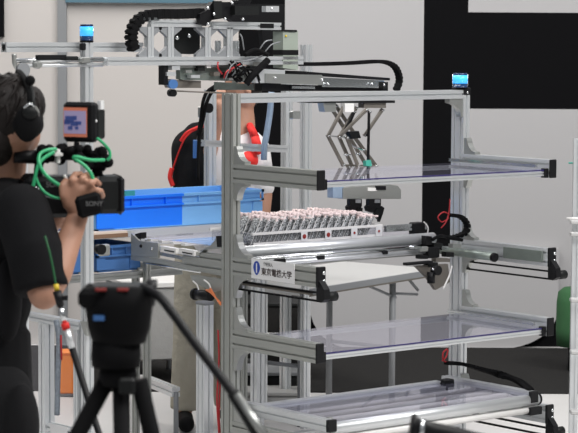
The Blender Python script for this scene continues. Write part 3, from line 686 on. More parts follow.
# lower bins on a shelf
lr = thing('bin_shelf', 'grey rail shelf under the conveyor carrying steel blue bins', 'shelf', (0, 1.0, .84))
SZ = at(98, 273, y=CY).z
MB().ext((-.6, CY, SZ-.02), (.3, CY, SZ-.02), YY, .03, .03).build('front_rail', 'steel', lr); MB().ext((-.6, CY+.31, SZ-.02), (.3, CY+.31, SZ-.02), YY, .03, .03).build('back_rail', 'steel', lr)
for x in (-.58, .28): MB().ext((x, CY+.015, SZ-.02), (x, CY+.295, SZ-.02), ZZ, .03, .03).build('side_rail', 'steel', lr)
lx = at(147, 270, y=CY-.03).x
for x, y in ((lx, CY-.03), (.28, CY+.33), (-.58, CY+.33)): MB().ext((x, y, .02), (x, y, BZc-.05), XX, .028, .028).build('leg', 'alumd', lr)
a0, a1 = at(97, 260, y=CY), at(142, 260, y=CY)
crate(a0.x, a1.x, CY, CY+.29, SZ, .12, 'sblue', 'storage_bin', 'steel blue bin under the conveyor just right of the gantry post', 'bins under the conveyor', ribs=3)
a0, a1 = at(52, 260, y=CY), at(83, 260, y=CY)
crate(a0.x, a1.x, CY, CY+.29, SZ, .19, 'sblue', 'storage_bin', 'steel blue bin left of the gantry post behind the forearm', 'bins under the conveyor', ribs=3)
MB().cyl(at(98, 249, y=.33), at(98, 249, y=.33)+V((0, -.03, 0)), .022).build('black_knob', 'black', gf)
p = at(104, 250, y=.36); MB().box(p, (.05, .03, .05), bev=.006).build('knob_mount', 'steel', gf)

# ------------------------------------------------------------------ push rail left of the post (x = 0 plane)
pl_ = thing('push_rail', 'grey metal slide rail running back from the left post', 'rail', (.02, .4, .95))
def X0(px, py, x=0): return at(px, py, x=x)
def platex(pts, x, th, name, mt, par=pl_): return MB().prism([at(a, b, x=x) for a, b in pts], (th, 0, 0)).build(name, mt, par)
MB().ext((.02, .081, .948), (.02, .36, .948), XX, .04, .08).build('rail_profile', 'alumd', pl_)
platex([(131, 233), (134, 236), (139, 241), (158, 243), (158, 258), (131, 256)], .0, .012, 'end_plate', 'alumd')
platex([(199, 257), (201, 250), (210, 246), (215, 240), (216, 236), (221, 236), (221, 248), (203, 250)], .0, .03, 'curved_gusset', 'steel')
platex([(216, 236), (221.5, 236), (221.5, 247), (217, 247)], -.001, .02, 'stop_block', 'black')
platex([(135, 234), (141, 232.5), (141, 238), (139, 239), (135, 236)], .01, .03, 'end_stop', 'black')
platex([(131, 256), (160, 259), (222, 272), (222, 276), (160, 264), (131, 260)], .002, .02, 'lower_rail', 'alumd')
platex([(150, 250.5), (205, 261), (205, 264), (150, 253.5)], .008, .015, 'middle_rail', 'steel')
platex([(158, 246), (200, 253), (200, 258), (158, 250)], .006, .02, 'guide_rail', 'alum')
for x0 in (161, 179):
    platex([(x0, 246+(x0-161)*.12), (x0+15, 248.5+(x0-161)*.12), (x0+15, 254+(x0-161)*.12), (x0, 251+(x0-161)*.12)], -.012, .02, 'slide_block', 'white')
    platex([(x0+3, 249.5+(x0-161)*.12), (x0+13, 251.3+(x0-161)*.12), (x0+13, 252.5+(x0-161)*.12), (x0+3, 250.6+(x0-161)*.12)], -.014, .002, 'slot', 'dark')
MB().ell(at(141, 246, x=-.001), .008).build('bolt', 'black', pl_); MB().ell(at(152, 249, x=-.001), .006).build('bolt', 'chrome', pl_)
MB().cyl(at(147, 263, x=.01), at(200, 272, x=.01), .006).build('lower_rod', 'chrome', pl_)
platex([(190, 275), (222, 279), (221, 290), (212, 292), (192, 281)], .008, .015, 'mount_plate', 'alumd')
um = thing('drive_motor', 'small black motor with orange wires under the slide rail', 'motor', at(200, 300, x=.02))
MB().cyl(at(195, 294, x=.0), at(211, 296, x=.0), .022).build('motor_body', 'black', um); MB().cyl(at(194.5, 294, x=.0), at(196.5, 294.3, x=.0), .026).build('flange', 'dark', um)
w_ = MB()
for k in range(5): w_.tube([at(206+k, 290, x=-.01-k*.003), at(211, 293-k, x=-.02), at(216+k*.6, 298+k, x=-.01), at(221, 303+k*.5, x=.0)], .0035, n=6)
w_.build('wires', 'orwire', um)
w_ = MB(); w_.tube([at(193, 281, x=-.005), at(197, 285, x=-.005), at(199, 291, x=-.005)], .0035, n=6); w_.tube([at(204, 280, x=-.005), at(209, 284, x=-.005), at(211, 290, x=-.005)], .0035, n=6); w_.build('cables', 'white', um)

# ------------------------------------------------------------------ low guard fence on the left
gd = thing('guard_fence', 'low aluminium guard fence with clear pane left of the gantry post', 'frame', (-.56, .48, 0))
MB().ext((-.537, .345, .700), (-.537, .92, .700), XX, .035, .035).build('top_rail', 'alum', gd)
MB().ext((-.537, .345, .235), (-.537, .92, .235), XX, .035, .035).build('bottom_rail', 'alum', gd)
for y, w_ in ((.62, .05), (.375, .03)): MB().ext((-.537, y, .02), (-.537, y, .682), XX, w_, w_).build('post', 'alum', gd)
MB().bx((-.538, .40, .26), (-.534, .90, .68)).build('pane', 'pane', gd)
platex([(80, 321), (86.5, 322), (86.5, 336), (84, 334), (82, 328)], -.56, .03, 'corner_gusset', 'steel', gd)
MB().bx((-.558, .43, .215), (-.5545, .56, .255)).build('paper_label', 'plate', gd)
wires([[at(56, 320, x=-.58), at(59, 340, x=-.58), at(58, 370, x=-.58), at(57, 415, x=-.58)]], .012, 'cable_sleeve', 'sleeve', 'greyish blue segmented sleeve hanging on the low guard fence')
wires([[at(61, 335, x=-.58), at(61.5, 360, x=-.58)]], .004, 'red_wire', 'redw', 'short red wire beside the sleeve on the guard fence', 'wires')

# ------------------------------------------------------------------ things behind
tb = thing('folding_table', 'white folding table with grey folding legs behind the rack', 'table', at(380, 300, d=11.4)*1)
tb.location.z = 0
A_, B_ = at(300, 290, z=.70), at(436, 268.5, z=.70); dr = (B_-A_).normalized(); nb = V((-dr.y, dr.x, 0)); nb = nb if nb.dot(FH) > 0 else -nb
cc = (A_+B_)/2+nb*.3
MB().box(cc+ZZ*(.0-.015), ((B_-A_).length, .6, .03), (dr, nb, ZZ), bev=.005).build('tabletop', 'topgrey', tb)
MB().box((A_+B_)/2-ZZ*.017-nb*.003, ((B_-A_).length, .006, .030), (dr, nb, ZZ)).build('edge_band', 'grey', tb)
MB().box((A_+B_)/2-ZZ*.036-nb*.003, ((B_-A_).length, .008, .008), (dr, nb, ZZ)).build('edge_trim', 'bronze', tb)
def tp(px, z, off): 
    a = at(px, 290-(px-300)*21.5/136, z=.70); k = (a-A_).dot(dr); q = A_+dr*k+nb*off; q.z = z; return q
for px in (318, 409):
    for off in (.1, .5): MB().cyl(tp(px, 0, off), tp(px, .67, off), .017).build('leg', 'grey', tb)
    MB().cyl(tp(px, .3, .1), tp(px, .3, .5), .010).build('leg_brace', 'grey', tb)
MB().cyl(tp(380, .66, .1), tp(412, .56, .1), .007).build('fold_strut', 'grey', tb); MB().cyl(tp(409, .585, .09), tp(432, .56, .09), .007).build('fold_strut', 'grey', tb)
MB().cyl(tp(423, .66, .1), tp(434, .58, .1), .008).build('fold_strut', 'grey', tb)

cvb = thing('covered_table', 'grey felt covered table with white top behind the khaki trousers', 'table', at(160, 350, d=12.3)*1)
cvb.location.z = .0
A_, B_ = at(126, 288, z=.54), at(196, 286, z=.54); dr = (B_-A_).normalized(); nb = V((-dr.y, dr.x, 0)); nb = nb if nb.dot(FH) > 0 else -nb
L_ = (B_-A_).length; cc = (A_+B_)/2+nb*.28
MB().box(cc+ZZ*.01, (L_+.02, .56, .03), (dr, nb, ZZ), bev=.004).build('tabletop', 'white', cvb)
rings = []
MB().box(cc-ZZ*.21, (L_, .54, .40), (dr, nb, ZZ), bev=.01).build('felt_skirt', 'skirt', cvb)
for a_ in (-.4, .4):
    for b_ in (-.2, .2): q = cc+dr*(L_*a_)+nb*b_; MB().cyl(V((q.x, q.y, 0)), V((q.x, q.y, .16)), .015).build('leg', 'grey', cvb)
# low beam on floor behind
a, b = at(143, 379, d=10.9), at(176, 392, d=10.4)
bm_ = thing('floor_rail', 'pale grey low rail slanting near the khaki trousers', 'rail', V((b.x, b.y, 0)))
MB().ext(a, b, ZZ, .045, .04).build('bar', 'alum', bm_)
for q in (a, b): MB().cyl(V((q.x, q.y, 0)), V((q.x, q.y, q.z)), .012).build('foot', 'grey', bm_)
# dark cases under / behind third shelf
a, b = at(262, 302, d=12.2), at(300, 302, d=12.2)
def casebox(px0, px1, py0, D, name, mt, label, dep=.4, lid=None):
    a, b = at(px0, py0, d=D), at(px1, py0, d=D); z = a.z; t = thing(name, label, 'case', V(((a.x+b.x)/2, (a.y+b.y)/2, 0)))
    c = (a+b)/2+FH*dep/2; c.z = (z-.02)/2; MB().box(c, ((b-a).length, dep, z-.02), (RT, FH, ZZ), bev=.01).build('body', mt, t)
    c = c.copy(); c.z = z-.01; MB().box(c, ((b-a).length+.01, dep+.01, .018), (RT, FH, ZZ), bev=.003).build('lid', lid or mt, t)
    q = (a+b)/2-FH*.008; q.z = z*.6; MB().box(q, (.1, .014, .02), (RT, FH, ZZ), bev=.004).build('handle', 'steel', t); return t
casebox(246, 300, 303, 12.2, 'equipment_case', 'carpet', 'charcoal equipment case behind the left end of the third shelf', lid='dark')
casebox(246, 298, 372, 11.3, 'equipment_case', 'dark', 'low black case on the floor behind the lowest left arm', .3, 'grey')
casebox(225, 300, 392, 11.05, 'step_box', 'skirt', 'grey felt step box on the floor behind the rack', .2)
ob = at(71, 392, d=11.7); ot = thing('orange_box', 'orange plastic box on a pale stand beyond the guard fence', 'box', V((ob.x, ob.y, 0)))
c = at(70, 372, d=11.7); MB().box(c, (.125, .12, .215), (RT, FH, ZZ), bev=.01).build('body', 'orange', ot); MB().box(c+ZZ*.11, (.135, .13, .012), (RT, FH, ZZ), bev=.003).build('lid', 'orange', ot)
q = V((c.x, c.y, (c.z-.108)/2)); MB().box(q, (.10, .10, c.z-.108), (RT, FH, ZZ), bev=.005).build('stand', 'grey', ot)
# green draped thing far right
c = at(577, 318, d=12.6); gt = thing('green_stool', 'dark green cloth covered stool at the right edge', 'stool', V((c.x, c.y, 0)))
MB().lathe(V((c.x, c.y, c.z-.16)), ZZ, [(0, .115), (.10, .12), (.25, .118), (.31, .11), (.335, .08), (.34, .02)]).build('cover', 'dgreen', gt)
MB().cyl(V((c.x, c.y, 0)), V((c.x, c.y, c.z-.16)), .05).build('stem', 'black', gt)
# right edge stand
c = at(576.5, 200, d=9.9); rs = thing('display_post', 'slim aluminium post with glass clamps at the right edge', 'post', V((c.x, c.y, 0)))
zt_ = at(576, 138, d=9.9).z
MB().ext(V((c.x, c.y, 0)), V((c.x, c.y, zt_)), RT, .035, .035).build('pole', 'alum', rs)
for py in (222, 234, 300, 352, 412):
    q = at(575, py, d=9.86); MB().box(q, (.045, .05, .018), (RT, FH, ZZ), bev=.004).build('clamp', 'topgrey', rs)
q = at(573, 163, d=9.9); MB().cyl(q-RT*.02, q+RT*.05, .004).build('green_pin', 'gpanel', rs)
q = at(571, 218.5, d=9.85); MB().cyl(q-RT*.02, q+RT*.05, .005).build('pin', 'white', rs)

# ------------------------------------------------------------------ people
def hand(mb, wrist, palm_dir, finger_dirs, side, s=1.0):
    pass
def q(px, py, D): return at(px, py, d=D)
cmn = thing('person', 'camera operator in black t-shirt and headset filming with a camcorder', 'person', V((q(-10, 300, 6.25).x, q(-10, 300, 6.25).y, 0)))
b = MB()
hc = q(13, 118, 6.15)
b.ell(hc, (.078, .092, .112)); b.ell(hc+RT*.018+FH*.045-ZZ*.045, (.055, .055, .065))      # skull and jaw
b.cap(hc+RT*.045+FH*.088-ZZ*.01, hc+RT*.052+FH*.10-ZZ*.03, .010, .014)                     # nose
b.cap(hc+RT*.03+FH*.092-ZZ*.065, hc+RT*.05+FH*.085-ZZ*.065, .011, .011)                     # lips
b.ell(hc+RT*.05-FH*.065-ZZ*.01, (.012, .02, .032))                                          # ear
b.cap(q(9, 140, 6.17), q(2, 178, 6.2), .056, .066)
b.cap(q(-18, 215, 6.25), q(-20, 385, 6.25), .12, .12); b.cap(q(-10, 195, 6.2), q(22, 210, 6.05), .05, .05)
sh, el, wr = q(22, 212, 6.02), q(44, 294, 5.93), q(79, 213, 6.06)
b.chain([sh, el], [.052, .043]); b.chain([el, q(57, 272, 5.96), wr], [.043, .043, .028])
sh2, el2, wr2 = q(-10, 212, 6.5), q(22, 268, 6.55), q(52, 222, 6.32)
b.chain([q(-18, 215, 6.25), sh2, el2], [.06, .05, .042]); b.chain([el2, wr2], [.04, .028])
# right hand: palm on the side of the lens, fingers over the top
pc = q(74, 196, 6.04)
b.chain([wr, q(75, 203, 6.04), q(80, 190, 6.03)], [.028, .030, .026]); b.cap(q(70, 203, 6.04), q(73, 189, 6.03), .022, .018); b.cap(q(86, 203, 6.05), q(89, 191, 6.04), .022, .018)
for (x0, y0), (x1, y1), (x2, y2), (x3, y3), dd in (((73, 190), (72, 180), (75, 174.5), (81, 174), 0), ((79, 189), (82, 179), (86.5, 175), (92, 177), .0), ((85, 192), (90.5, 183), (95, 180.5), (99, 184), .0), ((89, 196), (96.5, 190.5), (100.5, 191), (102.5, 196), .0)):
    b.chain([q(x0, y0, 6.03), q(x1, y1, 6.01), q(x2, y2, 6.03), q(x3, y3, 6.06)], [.0115, .0100, .0092, .0085])
b.chain([q(69, 204, 6.04), q(64, 195, 6.02), q(63, 186, 6.02), q(66, 181, 6.03)], [.016, .0135, .012, .010])
# left hand under the camcorder
b.cap(wr2, q(60, 218, 6.25), .026, .030)
for k in range(4): b.chain([q(60+k*3, 217, 6.24+k*.01), q(66+k*3, 214, 6.2+k*.012), q(68+k*3, 211, 6.17)], [.011, .010, .009])
b.chain([q(56, 218, 6.27), q(56, 210, 6.22), q(60, 206, 6.2)], [.013, .011, .010])
for s_ in (-1, 1):
    hp = q(-22, 395, 6.25)+RT*(.05*s_)+FH*(.07*-s_); ft = V((hp.x, hp.y, .09)); b.chain([hp, hp-ZZ*.42+RT*.02, ft], [.085, .06, .045]); b.cap(ft-ZZ*.04, ft-ZZ*.045+RT*.13+FH*.05, .04, .032)
organic(b.build('body', 'skin', cmn), .0042, 3)
s = MB()
s.ell(q(-16, 232, 6.24), (.150, .125, .12)); s.ell(q(-18, 290, 6.25), (.147, .125, .20)); s.ell(q(-20, 370, 6.25), (.150, .125, .13)); s.cap(q(-6, 196, 6.2), q(20, 212, 6.06), .062, .070)
s.cap(q(4, 180, 6.2), q(-4, 195, 6.22), .064, .075); s.cap(q(-30, 200, 6.3), sh2, .07, .068); s.cyl(q(-19, 330, 6.25), q(-20, 402, 6.25), .142, .150)
s.chain([sh, q(34, 250, 5.97)], [.080, .078]); s.cyl(q(34, 248, 5.97), q(42, 291, 5.94), .079, .076)
s.cap(sh2, el2+(sh2-el2)*.15, .066, .06)
s.ell(q(8, 300, 6.1), (.04, .06, .12))
organic(s.build('t_shirt', 'cloth', cmn), .009, 5)
s = MB()
for s_ in (-1, 1):
    hp = q(-20, 395, 6.25)+RT*(.05*s_)+FH*(.07*-s_); s.chain([hp, hp-ZZ*.42+RT*.02], [.115, .085]); s.cyl(hp-ZZ*.4+RT*.02, V((hp.x, hp.y, .08)), .082, .068)
s.cyl(q(-18, 398, 6.25), q(-20, 440, 6.25), .155, .16); s.ell(q(22, 425, 6.1), (.05, .06, .12))
organic(s.build('trousers', 'pants', cmn), .010, 4)
s = MB()
for s_ in (-1, 1):
    hp = q(-20, 395, 6.25)+RT*(.05*s_)+FH*(.07*-s_); f0 = V((hp.x, hp.y, .05)); s.cap(f0, f0+RT*.14+FH*.05-ZZ*.008, .048, .042); s.box(f0+RT*.07+FH*.02-ZZ*.036, (.27, .09, .026), (RT, FH, ZZ), bev=.01)
organic(s.build('shoes', 'rubber', cmn), .008, 2)
hr = MB(); hr.ell(hc-RT*.018-FH*.005+ZZ*.018, (.094, .102, .104)); hr.ell(hc-RT*.045-FH*.03-ZZ*.055, (.062, .07, .075)); hr.ell(hc+RT*.050+FH*.035+ZZ*.035, (.038, .06, .055)); hr.ell(hc-RT*.04-FH*.03-ZZ*.085, (.045, .06, .05))
for k in range(170):
    th = random.uniform(0, 2*math.pi); ph = random.uniform(-.2, 1.35)
    d0 = RT*math.cos(th)*math.cos(ph)+FH*math.sin(th)*math.cos(ph)+ZZ*math.sin(ph)
    if d0.dot(RT*.35+FH*.93) > .5 and ph < .6: continue
    c0 = hc-RT*.018+ZZ*.018; S = lambda v, k_: c0+RT*(v.dot(RT)*.094*k_)+FH*(v.dot(FH)*.102*k_)+ZZ*(v.dot(ZZ)*.104*k_)
    pp = []
    for i in range(5):
        d1 = (d0+(-ZZ*.9-RT*.25)*(i*.22)+RT*.1*math.sin(k+i)).normalized(); pp.append(S(d1, 1.0+.045*math.sin(i*.8+k)))
    hr.tube(pp, lambda t: .0075*(1-.85*t), n=5, sub=3)
hr.build('hair', 'hair', cmn)
hs = thing('headset', 'black intercom headset worn over the camera operator\'s ear', 'headset', q(28, 142, 6.0))
MB().cyl(q(29, 124, 6.04), q(25.5, 125, 5.97), .041, .036, 28).ell(q(27, 124, 5.975), (.034, .02, .050)).build('ear_cup', 'rubber', hs)
MB().ell(q(30, 113, 5.955), (.020, .010, .018)).build('cup_plate', 'dark', hs)
MB().tube([q(30, 112, 5.98), q(30, 95, 5.99), q(27, 83, 6.05), q(22, 75, 6.15), q(18, 72, 6.25)], .009).build('headband', 'rubber', hs)
MB().tube([q(24, 108, 5.95), q(30, 104, 5.95), q(34, 107, 5.96)], .0035).build('cup_rim', 'chrome', hs)
MB().tube([q(33, 110, 5.97), q(33, 98, 5.98), q(31, 88, 6.0), q(30, 84, 6.0)], .006).build('mic_boom', 'dark', hs)
MB().ell(q(30, 80.5, 6.0), .0145).build('mic_foam', 'rubber', hs)
MB().tube([q(34, 106, 5.98), q(38, 112, 6.0), q(38, 122, 6.03)], .004).build('wire', 'steel', hs)

# man behind the machine
D = 10.85
mn = thing('person', 'visitor in black vest over white and red shirt with khaki trousers behind the machine', 'person', V((q(205, 300, D).x, q(205, 300, D).y, 0)))
b = MB(); hd = q(242, 87, D)
b.ell(hd, (.078, .09, .115)); b.ell(hd+RT*.02-ZZ*.055-FH*.02, (.055, .06, .06)); b.cap(hd-FH*.085+RT*.03, hd-FH*.10+RT*.035-ZZ*.02, .010, .015)
b.cap(hd-FH*.085+RT*.03-ZZ*.05, hd-FH*.085+RT*.05-ZZ*.05, .010, .010); b.ell(hd-RT*.078, (.012, .02, .03))
b.cap(hd-ZZ*.08, q(243, 126, D), .056, .062); b.cap(q(243, 124, D), q(228, 150, D), .062, .09); b.cap(q(222, 160, D), q(208, 235, D), .10, .10)
shl, ell_, wrl = q(190, 150, D), q(204, 176, D-.06), q(219, 116, D-.2); b.chain([q(215, 150, D), shl, ell_, wrl], [.06, .052, .042, .028]); b.cap(wrl, wrl+ZZ*.05, .028, .034)
for k in range(4): b.chain([wrl+RT*(-.028+k*.018)+ZZ*.07, wrl+RT*(-.03+k*.02)+ZZ*.105-FH*.01, wrl+RT*(-.03+k*.018)+ZZ*.13+FH*.01], [.010, .009, .008])
b.chain([wrl+RT*.03+ZZ*.02, wrl+RT*.055+ZZ*.05, wrl+RT*.055+ZZ*.075], [.013, .011, .010])
shr, elr, wrr = q(256, 150, D), q(264, 195, D-.02), q(262, 236, D-.06); b.chain([q(230, 150, D), shr, elr, wrr], [.06, .055, .042, .03]); hnd = q(261, 247, D-.08)
b.cap(wrr, hnd, .03, .036)
for k in range(4): b.chain([hnd+RT*(-.028+k*.019)-ZZ*.02, hnd+RT*(-.03+k*.02)-ZZ*.055-FH*.01, hnd+RT*(-.035+k*.018)-ZZ*.085+FH*.012], [.011, .010, .009])
b.chain([hnd-RT*.03, hnd-RT*.055-ZZ*.02, hnd-RT*.06-ZZ*.045], [.013, .011, .010])
fts = []
for px, pf, dd in ((198, 184, 0), (222, 228, .12)):
    hp = q(px, 245, D+dd); ft = q(pf, 424, D+dd-.05); ft.z = .09; kn = (hp+ft)/2-FH*.04; fts.append((hp, kn, ft)); b.chain([hp, kn, ft], [.09, .06, .045]); b.cap(ft-ZZ*.05, ft-ZZ*.055-FH*.15+RT*.02, .036, .03)
organic(b.build('body', 'skin', mn), .008, 3)
s = MB(); s.ell(q(224, 175, D), (.185, .125, .25)); s.cap(q(228, 138, D), q(250, 145, D), .075, .075); s.cap(shr, elr+(shr-elr)*.2, .072, .062); s.cap(q(222, 210, D), q(208, 240, D), .15, .14)
organic(s.build('shirt', 'wcloth', mn), .010, 4)
s = MB()
s.chain([q(250, 126, D-.07), q(255, 137, D-.095), q(258, 150, D-.105)], [.018, .021, .024]); s.ell(q(248, 160, D-.045), (.055, .085, .05))
s.build('red_stripes', 'red', mn, label='red stripe and panel')
s = MB(); s.chain([q(196, 143, D), q(190, 150, D), ell_], [.085, .082, .065]); s.ell(q(200, 170, D-.03), (.10, .12, .17)); s.cap(q(193, 150, D), q(200, 240, D), .11, .12); s.cap(q(197, 136, D), q(214, 132, D), .07, .06)
organic(s.build('vest', 'cloth', mn), .010, 4)
s = MB(); s.tube([q(181, 141, D-.1), q(187, 133, D-.12), q(196, 128.5, D-.12), q(208, 124, D-.1)], .010); s.tube([q(172, 168, D-.06), q(170, 177, D-.06), q(173, 186, D-.06)], .012); s.tube([q(196, 128.5, D-.12), q(184, 140, D-.13), q(173, 168, D-.06)], .004); s.build('red_trim', 'red', mn, label='red piping')
s = MB()
for hp, kn, ft in fts: s.chain([hp, kn], [.115, .088]); s.cyl(kn, ft-ZZ*.005, .086, .070); s.ell(kn, .086)
s.cap(fts[0][0], fts[1][0], .12, .12)
organic(s.build('trousers', 'khaki', mn), .010, 4)
s = MB()
for hp, kn, ft in fts: s.cap(ft-ZZ*.045, ft-ZZ*.048-FH*.17+RT*.02, .045, .040)
organic(s.build('shoes', 'rubber', mn), .008, 2)
s = MB(); s.ell(hd+ZZ*.025+FH*.03, (.088, .09, .105)); s.ell(hd+RT*.055+FH*.01-ZZ*.005, (.045, .085, .09)); organic(s.build('hair', 'hair', mn), .010, 2)
cd = thing('name_badge', 'grey blue badge hanging on the black vest of the visitor', 'badge', q(196, 158, D-.18))
MB().box(q(196, 149, D-.17), (.03, .01, .09), (RT, FH, ZZ), bev=.003).build('card', 'sblue', cd); MB().tube([q(196, 141, D-.17), q(200, 134, D-.12), q(206, 128, D-.08)], .004).build('cord', 'dark', cd)

# ------------------------------------------------------------------ camcorder
CD = 6.14
ax1 = (RT*.96+FH*.28).normalized(); ax2 = V((-ax1.y, ax1.x, 0)); AX = (ax1, ax2, ZZ)
cc = thing('camcorder', 'black professional camcorder held by the operator at the left', 'camcorder', q(65, 218, CD))
MB().box(q(52, 196, CD), (.17, .11, .115), AX, bev=.012).build('body', 'black', cc)
MB().box(q(33, 190, CD-.02), (.06, .09, .09), AX, bev=.012).build('battery', 'rubber', cc)
MB().cyl(q(72, 196, CD), q(94, 195, CD+.02), .050, .050, 28).build('lens_barrel', 'black', cc)
h = MB().box(q(106, 194, CD+.04), (.085, .115, .105), AX, bev=.014).build('lens_hood', 'dark', cc)
MB().box(q(117, 194, CD+.045), (.022, .120, .109), AX, bev=.012).build('hood_rim', 'black', h)
MB().box(q(98, 193, CD-.03), (.004, .01, .09), AX).build('hood_edge', 'grey', h)
MB().box(q(104, 178.5, CD+.04), (.07, .08, .004), AX).build('hood_top', 'grey', h)
MB().box(q(89, 205, CD-.155), (.072, .022, .062), ((ax1*.97+ZZ*.24).normalized(), ax2, (ZZ*.97-ax1*.24).normalized()), bev=.010).box(q(90, 203, CD-.10), (.066, .10, .03), AX, bev=.008).build('hand_strap', 'rubber', cc)
hl = MB().tube([q(38, 176, CD), q(40, 162, CD), q(50, 157, CD), q(75, 156, CD), q(84, 160, CD)], .013).build('top_handle', 'black', cc)
MB().cyl(q(14, 157, CD-.02), q(38, 157, CD), .017, .020).cyl(q(38, 157, CD), q(62, 157, CD), .015).build('viewfinder', 'black', cc)
MB().cyl(q(68, 186, CD-.09), q(68, 186, CD-.05), .006).build('button', 'steel', cc)
MB().tube([q(76, 156, CD), q(76, 148, CD), q(77, 142, CD)], .008).build('monitor_arm', 'black', cc)
cl = MB()
for k in range(26):
    a, b_ = random.uniform(42, 82), random.uniform(146, 160); cl.ell(q(a, b_, CD+random.uniform(-.04, .03)), random.uniform(.008, .017), n=8, m=6)
cl.build('cable_knot', 'rubber', cc)
mk = MB()
for k in range(40):
    a, b_ = random.gauss(97, 5.5), random.gauss(158, 5); mk.ell(q(max(86, min(108, a)), max(149, min(170, b_)), CD+.02+random.uniform(-.03, .03)), random.uniform(.009, .018), n=8, m=6)
mk.cyl(q(96, 160, CD+.03), q(98, 178, CD+.03), .015); mk.build('lens_motor', 'rubber', cc)
t = MB().tube([q(44, 196, CD-.06), q(52, 198, CD-.065), q(60, 199, CD-.065)], .002).build('trim_line', 'grey', cc)
def camtext(s_, size, p, par, mt='greyink', off=0.):
    c = bpy.data.curves.new('lettering', 'FONT'); c.body = s_; c.size = size; c.extrude = .0003
    o = bpy.data.objects.new('lettering', c); COL.objects.link(o); bpy.context.view_layer.update()
    me = bpy.data.meshes.new_from_object(o.evaluated_get(bpy.context.evaluated_depsgraph_get())); bpy.data.objects.remove(o)
    me.materials.clear(); me.materials.append(M[mt]); rot = Matrix((ax1, ZZ, -ax2)).transposed().to_4x4(); rot.translation = p-par.location
    me.transform(rot); o2 = bpy.data.objects.new('lettering', me); COL.objects.link(o2); o2.parent = par
camtext('SONY', .020, q(46, 187, CD-.068), cc); camtext('SONY', .018, q(85.5, 206, CD-.184), cc)
MB().cyl(q(30, 190, CD-.07), q(37, 189, CD-.07), .009).cyl(q(37, 189, CD-.07), q(41, 189, CD-.07), .006).build('bnc_plug', 'chrome', cc)
lcd = thing('field_monitor', 'small black monitor with orange and lilac screen on the camcorder', 'monitor', q(80, 142, CD))
MX = ((RT*.93-FH*.36).normalized(), (FH*.93+RT*.36).normalized(), ZZ)
MB().box(q(81, 122, CD), (.098, .035, .112), MX, bev=.008).build('housing', 'black', lcd)
MB().box(q(98.5, 124, CD+.01), (.02, .05, .085), MX, bev=.005).build('rear_pack', 'dark', lcd)
fc = q(79.5, 122, CD)-MX[1]*.0185
MB().box(fc-MX[0]*.004, (.072, .003, .082), MX).build('screen', 'orangescr', lcd)
MB().box(fc-MX[1]*.001-MX[0]*.004, (.068, .003, .064), MX).build('picture', 'lilac', lcd)
fg = MB()
for a_, b_, w2, h2 in ((-.020, .008, .026, .018), (-.028, .0, .018, .012), (-.006, -.004, .022, .012), (.008, -.002, .016, .010), (-.018, -.016, .014, .010), (-.004, .012, .012, .012), (.002, -.016, .01, .008)):
    fg.box(fc-MX[1]*.003+MX[0]*a_+ZZ*b_, (w2, .002, h2), MX)
fg.build('screen_figure', 'scrblue', lcd)
MB().box(q(100.5, 105, CD), (.012, .02, .024), MX).build('white_label', 'plate', lcd)
MB().ell(q(95.5, 121, CD-.02), .005).build('button', 'plate', lcd)
def cab(pts, r, label, mt='green', nm='video_cable', off=-.12):
    return single(MB().tube([q(a, b_, CD+off+(c if c else 0)) for a, b_, c in pts], r, n=10), nm, mt, label, 'cable', 'green video cables')
cab([(97, 138, .08), (103, 143, .09), (109, 150, .1), (110, 157, .1), (107, 160, .1)], .0042, 'short green cable curving down from the monitor to the lens')
cab([(77, 160, 0), (66, 158, 0), (90, 164, .0)], .003, 'unused')if False else None
cab([(104, 160, .08), (90, 160, .03), (78, 157, .0), (74, 158, 0), (85, 166, 0), (92, 176, 0), (92, 186, 0), (84, 191, 0), (70, 190, 0), (56, 183, 0), (45, 174, 0), (39, 163, 0), (40, 154, .02), (48, 150, .04), (56, 149, .06)], .0052, 'long green cable looped around the top of the camcorder')
cab([(54, 152, .03), (44, 158, .01), (38, 166, 0), (35, 178, 0), (33, 187, 0)], .0050, 'green cable running down to the rear plug of the camcorder')
cab([(36, 178, .01), (40, 187, .01), (47, 194, .01), (58, 198, .01), (74, 197, .01), (86, 192, .01)], .0042, 'lower green cable loop hanging on the side of the camcorder')
single(MB().tube([q(64, 175, CD-.1), q(70, 184, CD-.1), q(76, 192, CD-.1)], .004), 'white_strap', 'white', 'short white strap across the operator\'s right hand', 'strap')
single(MB().box(q(57, 156, CD-.04), (.010, .05, .04), AX, bev=.002).box(q(57, 154, CD-.045), (.022, .06, .008), AX), 'cable_tie', 'white', 'white cable tie around the camcorder handle', 'cable tie')
# cord and rod at the operator's elbow
single(MB().tube([q(45, 236, 5.86), q(49, 250, 5.85), q(53, 268, 5.85), q(56, 286, 5.85)], .003), 'shoulder_cord', 'dkgreen', 'thin green and black cord hanging down the operator\'s sleeve', 'cord')
mp = thing('support_rod', 'thin black and silver rod leaning diagonally below the operator\'s elbow', 'rod', q(100, 436, 5.9))
MB().cyl(q(56, 284, 5.85), q(57, 291, 5.85), .007).build('yellow_tip', 'yellow', mp, label='yellow tip')
MB().cyl(q(57, 291, 5.85), q(60.5, 306, 5.85), .012, .010).box(q(62, 298, 5.85), (.03, .01, .012), (RT, FH, ZZ)).build('clip', 'black', mp)
MB().cyl(q(60.5, 306, 5.85), q(64.5, 323, 5.85), .007).build('silver_tube', 'chrome', mp); MB().cyl(q(64.5, 323, 5.85), q(66.5, 329, 5.85), .011).build('red_ring', 'red', mp, label='red and white ring')
MB().cyl(q(66.5, 329, 5.85), q(72, 348, 5.85), .009).build('white_tube', 'alum', mp); MB().cyl(q(72, 348, 5.85), q(72, 348, 5.85)+(q(101, 440, 5.9)-q(72, 348, 5.85))*(q(72, 348, 5.85).z/(q(72, 348, 5.85).z-q(101, 440, 5.9).z)), .009).build('lower_tube', 'black', mp)

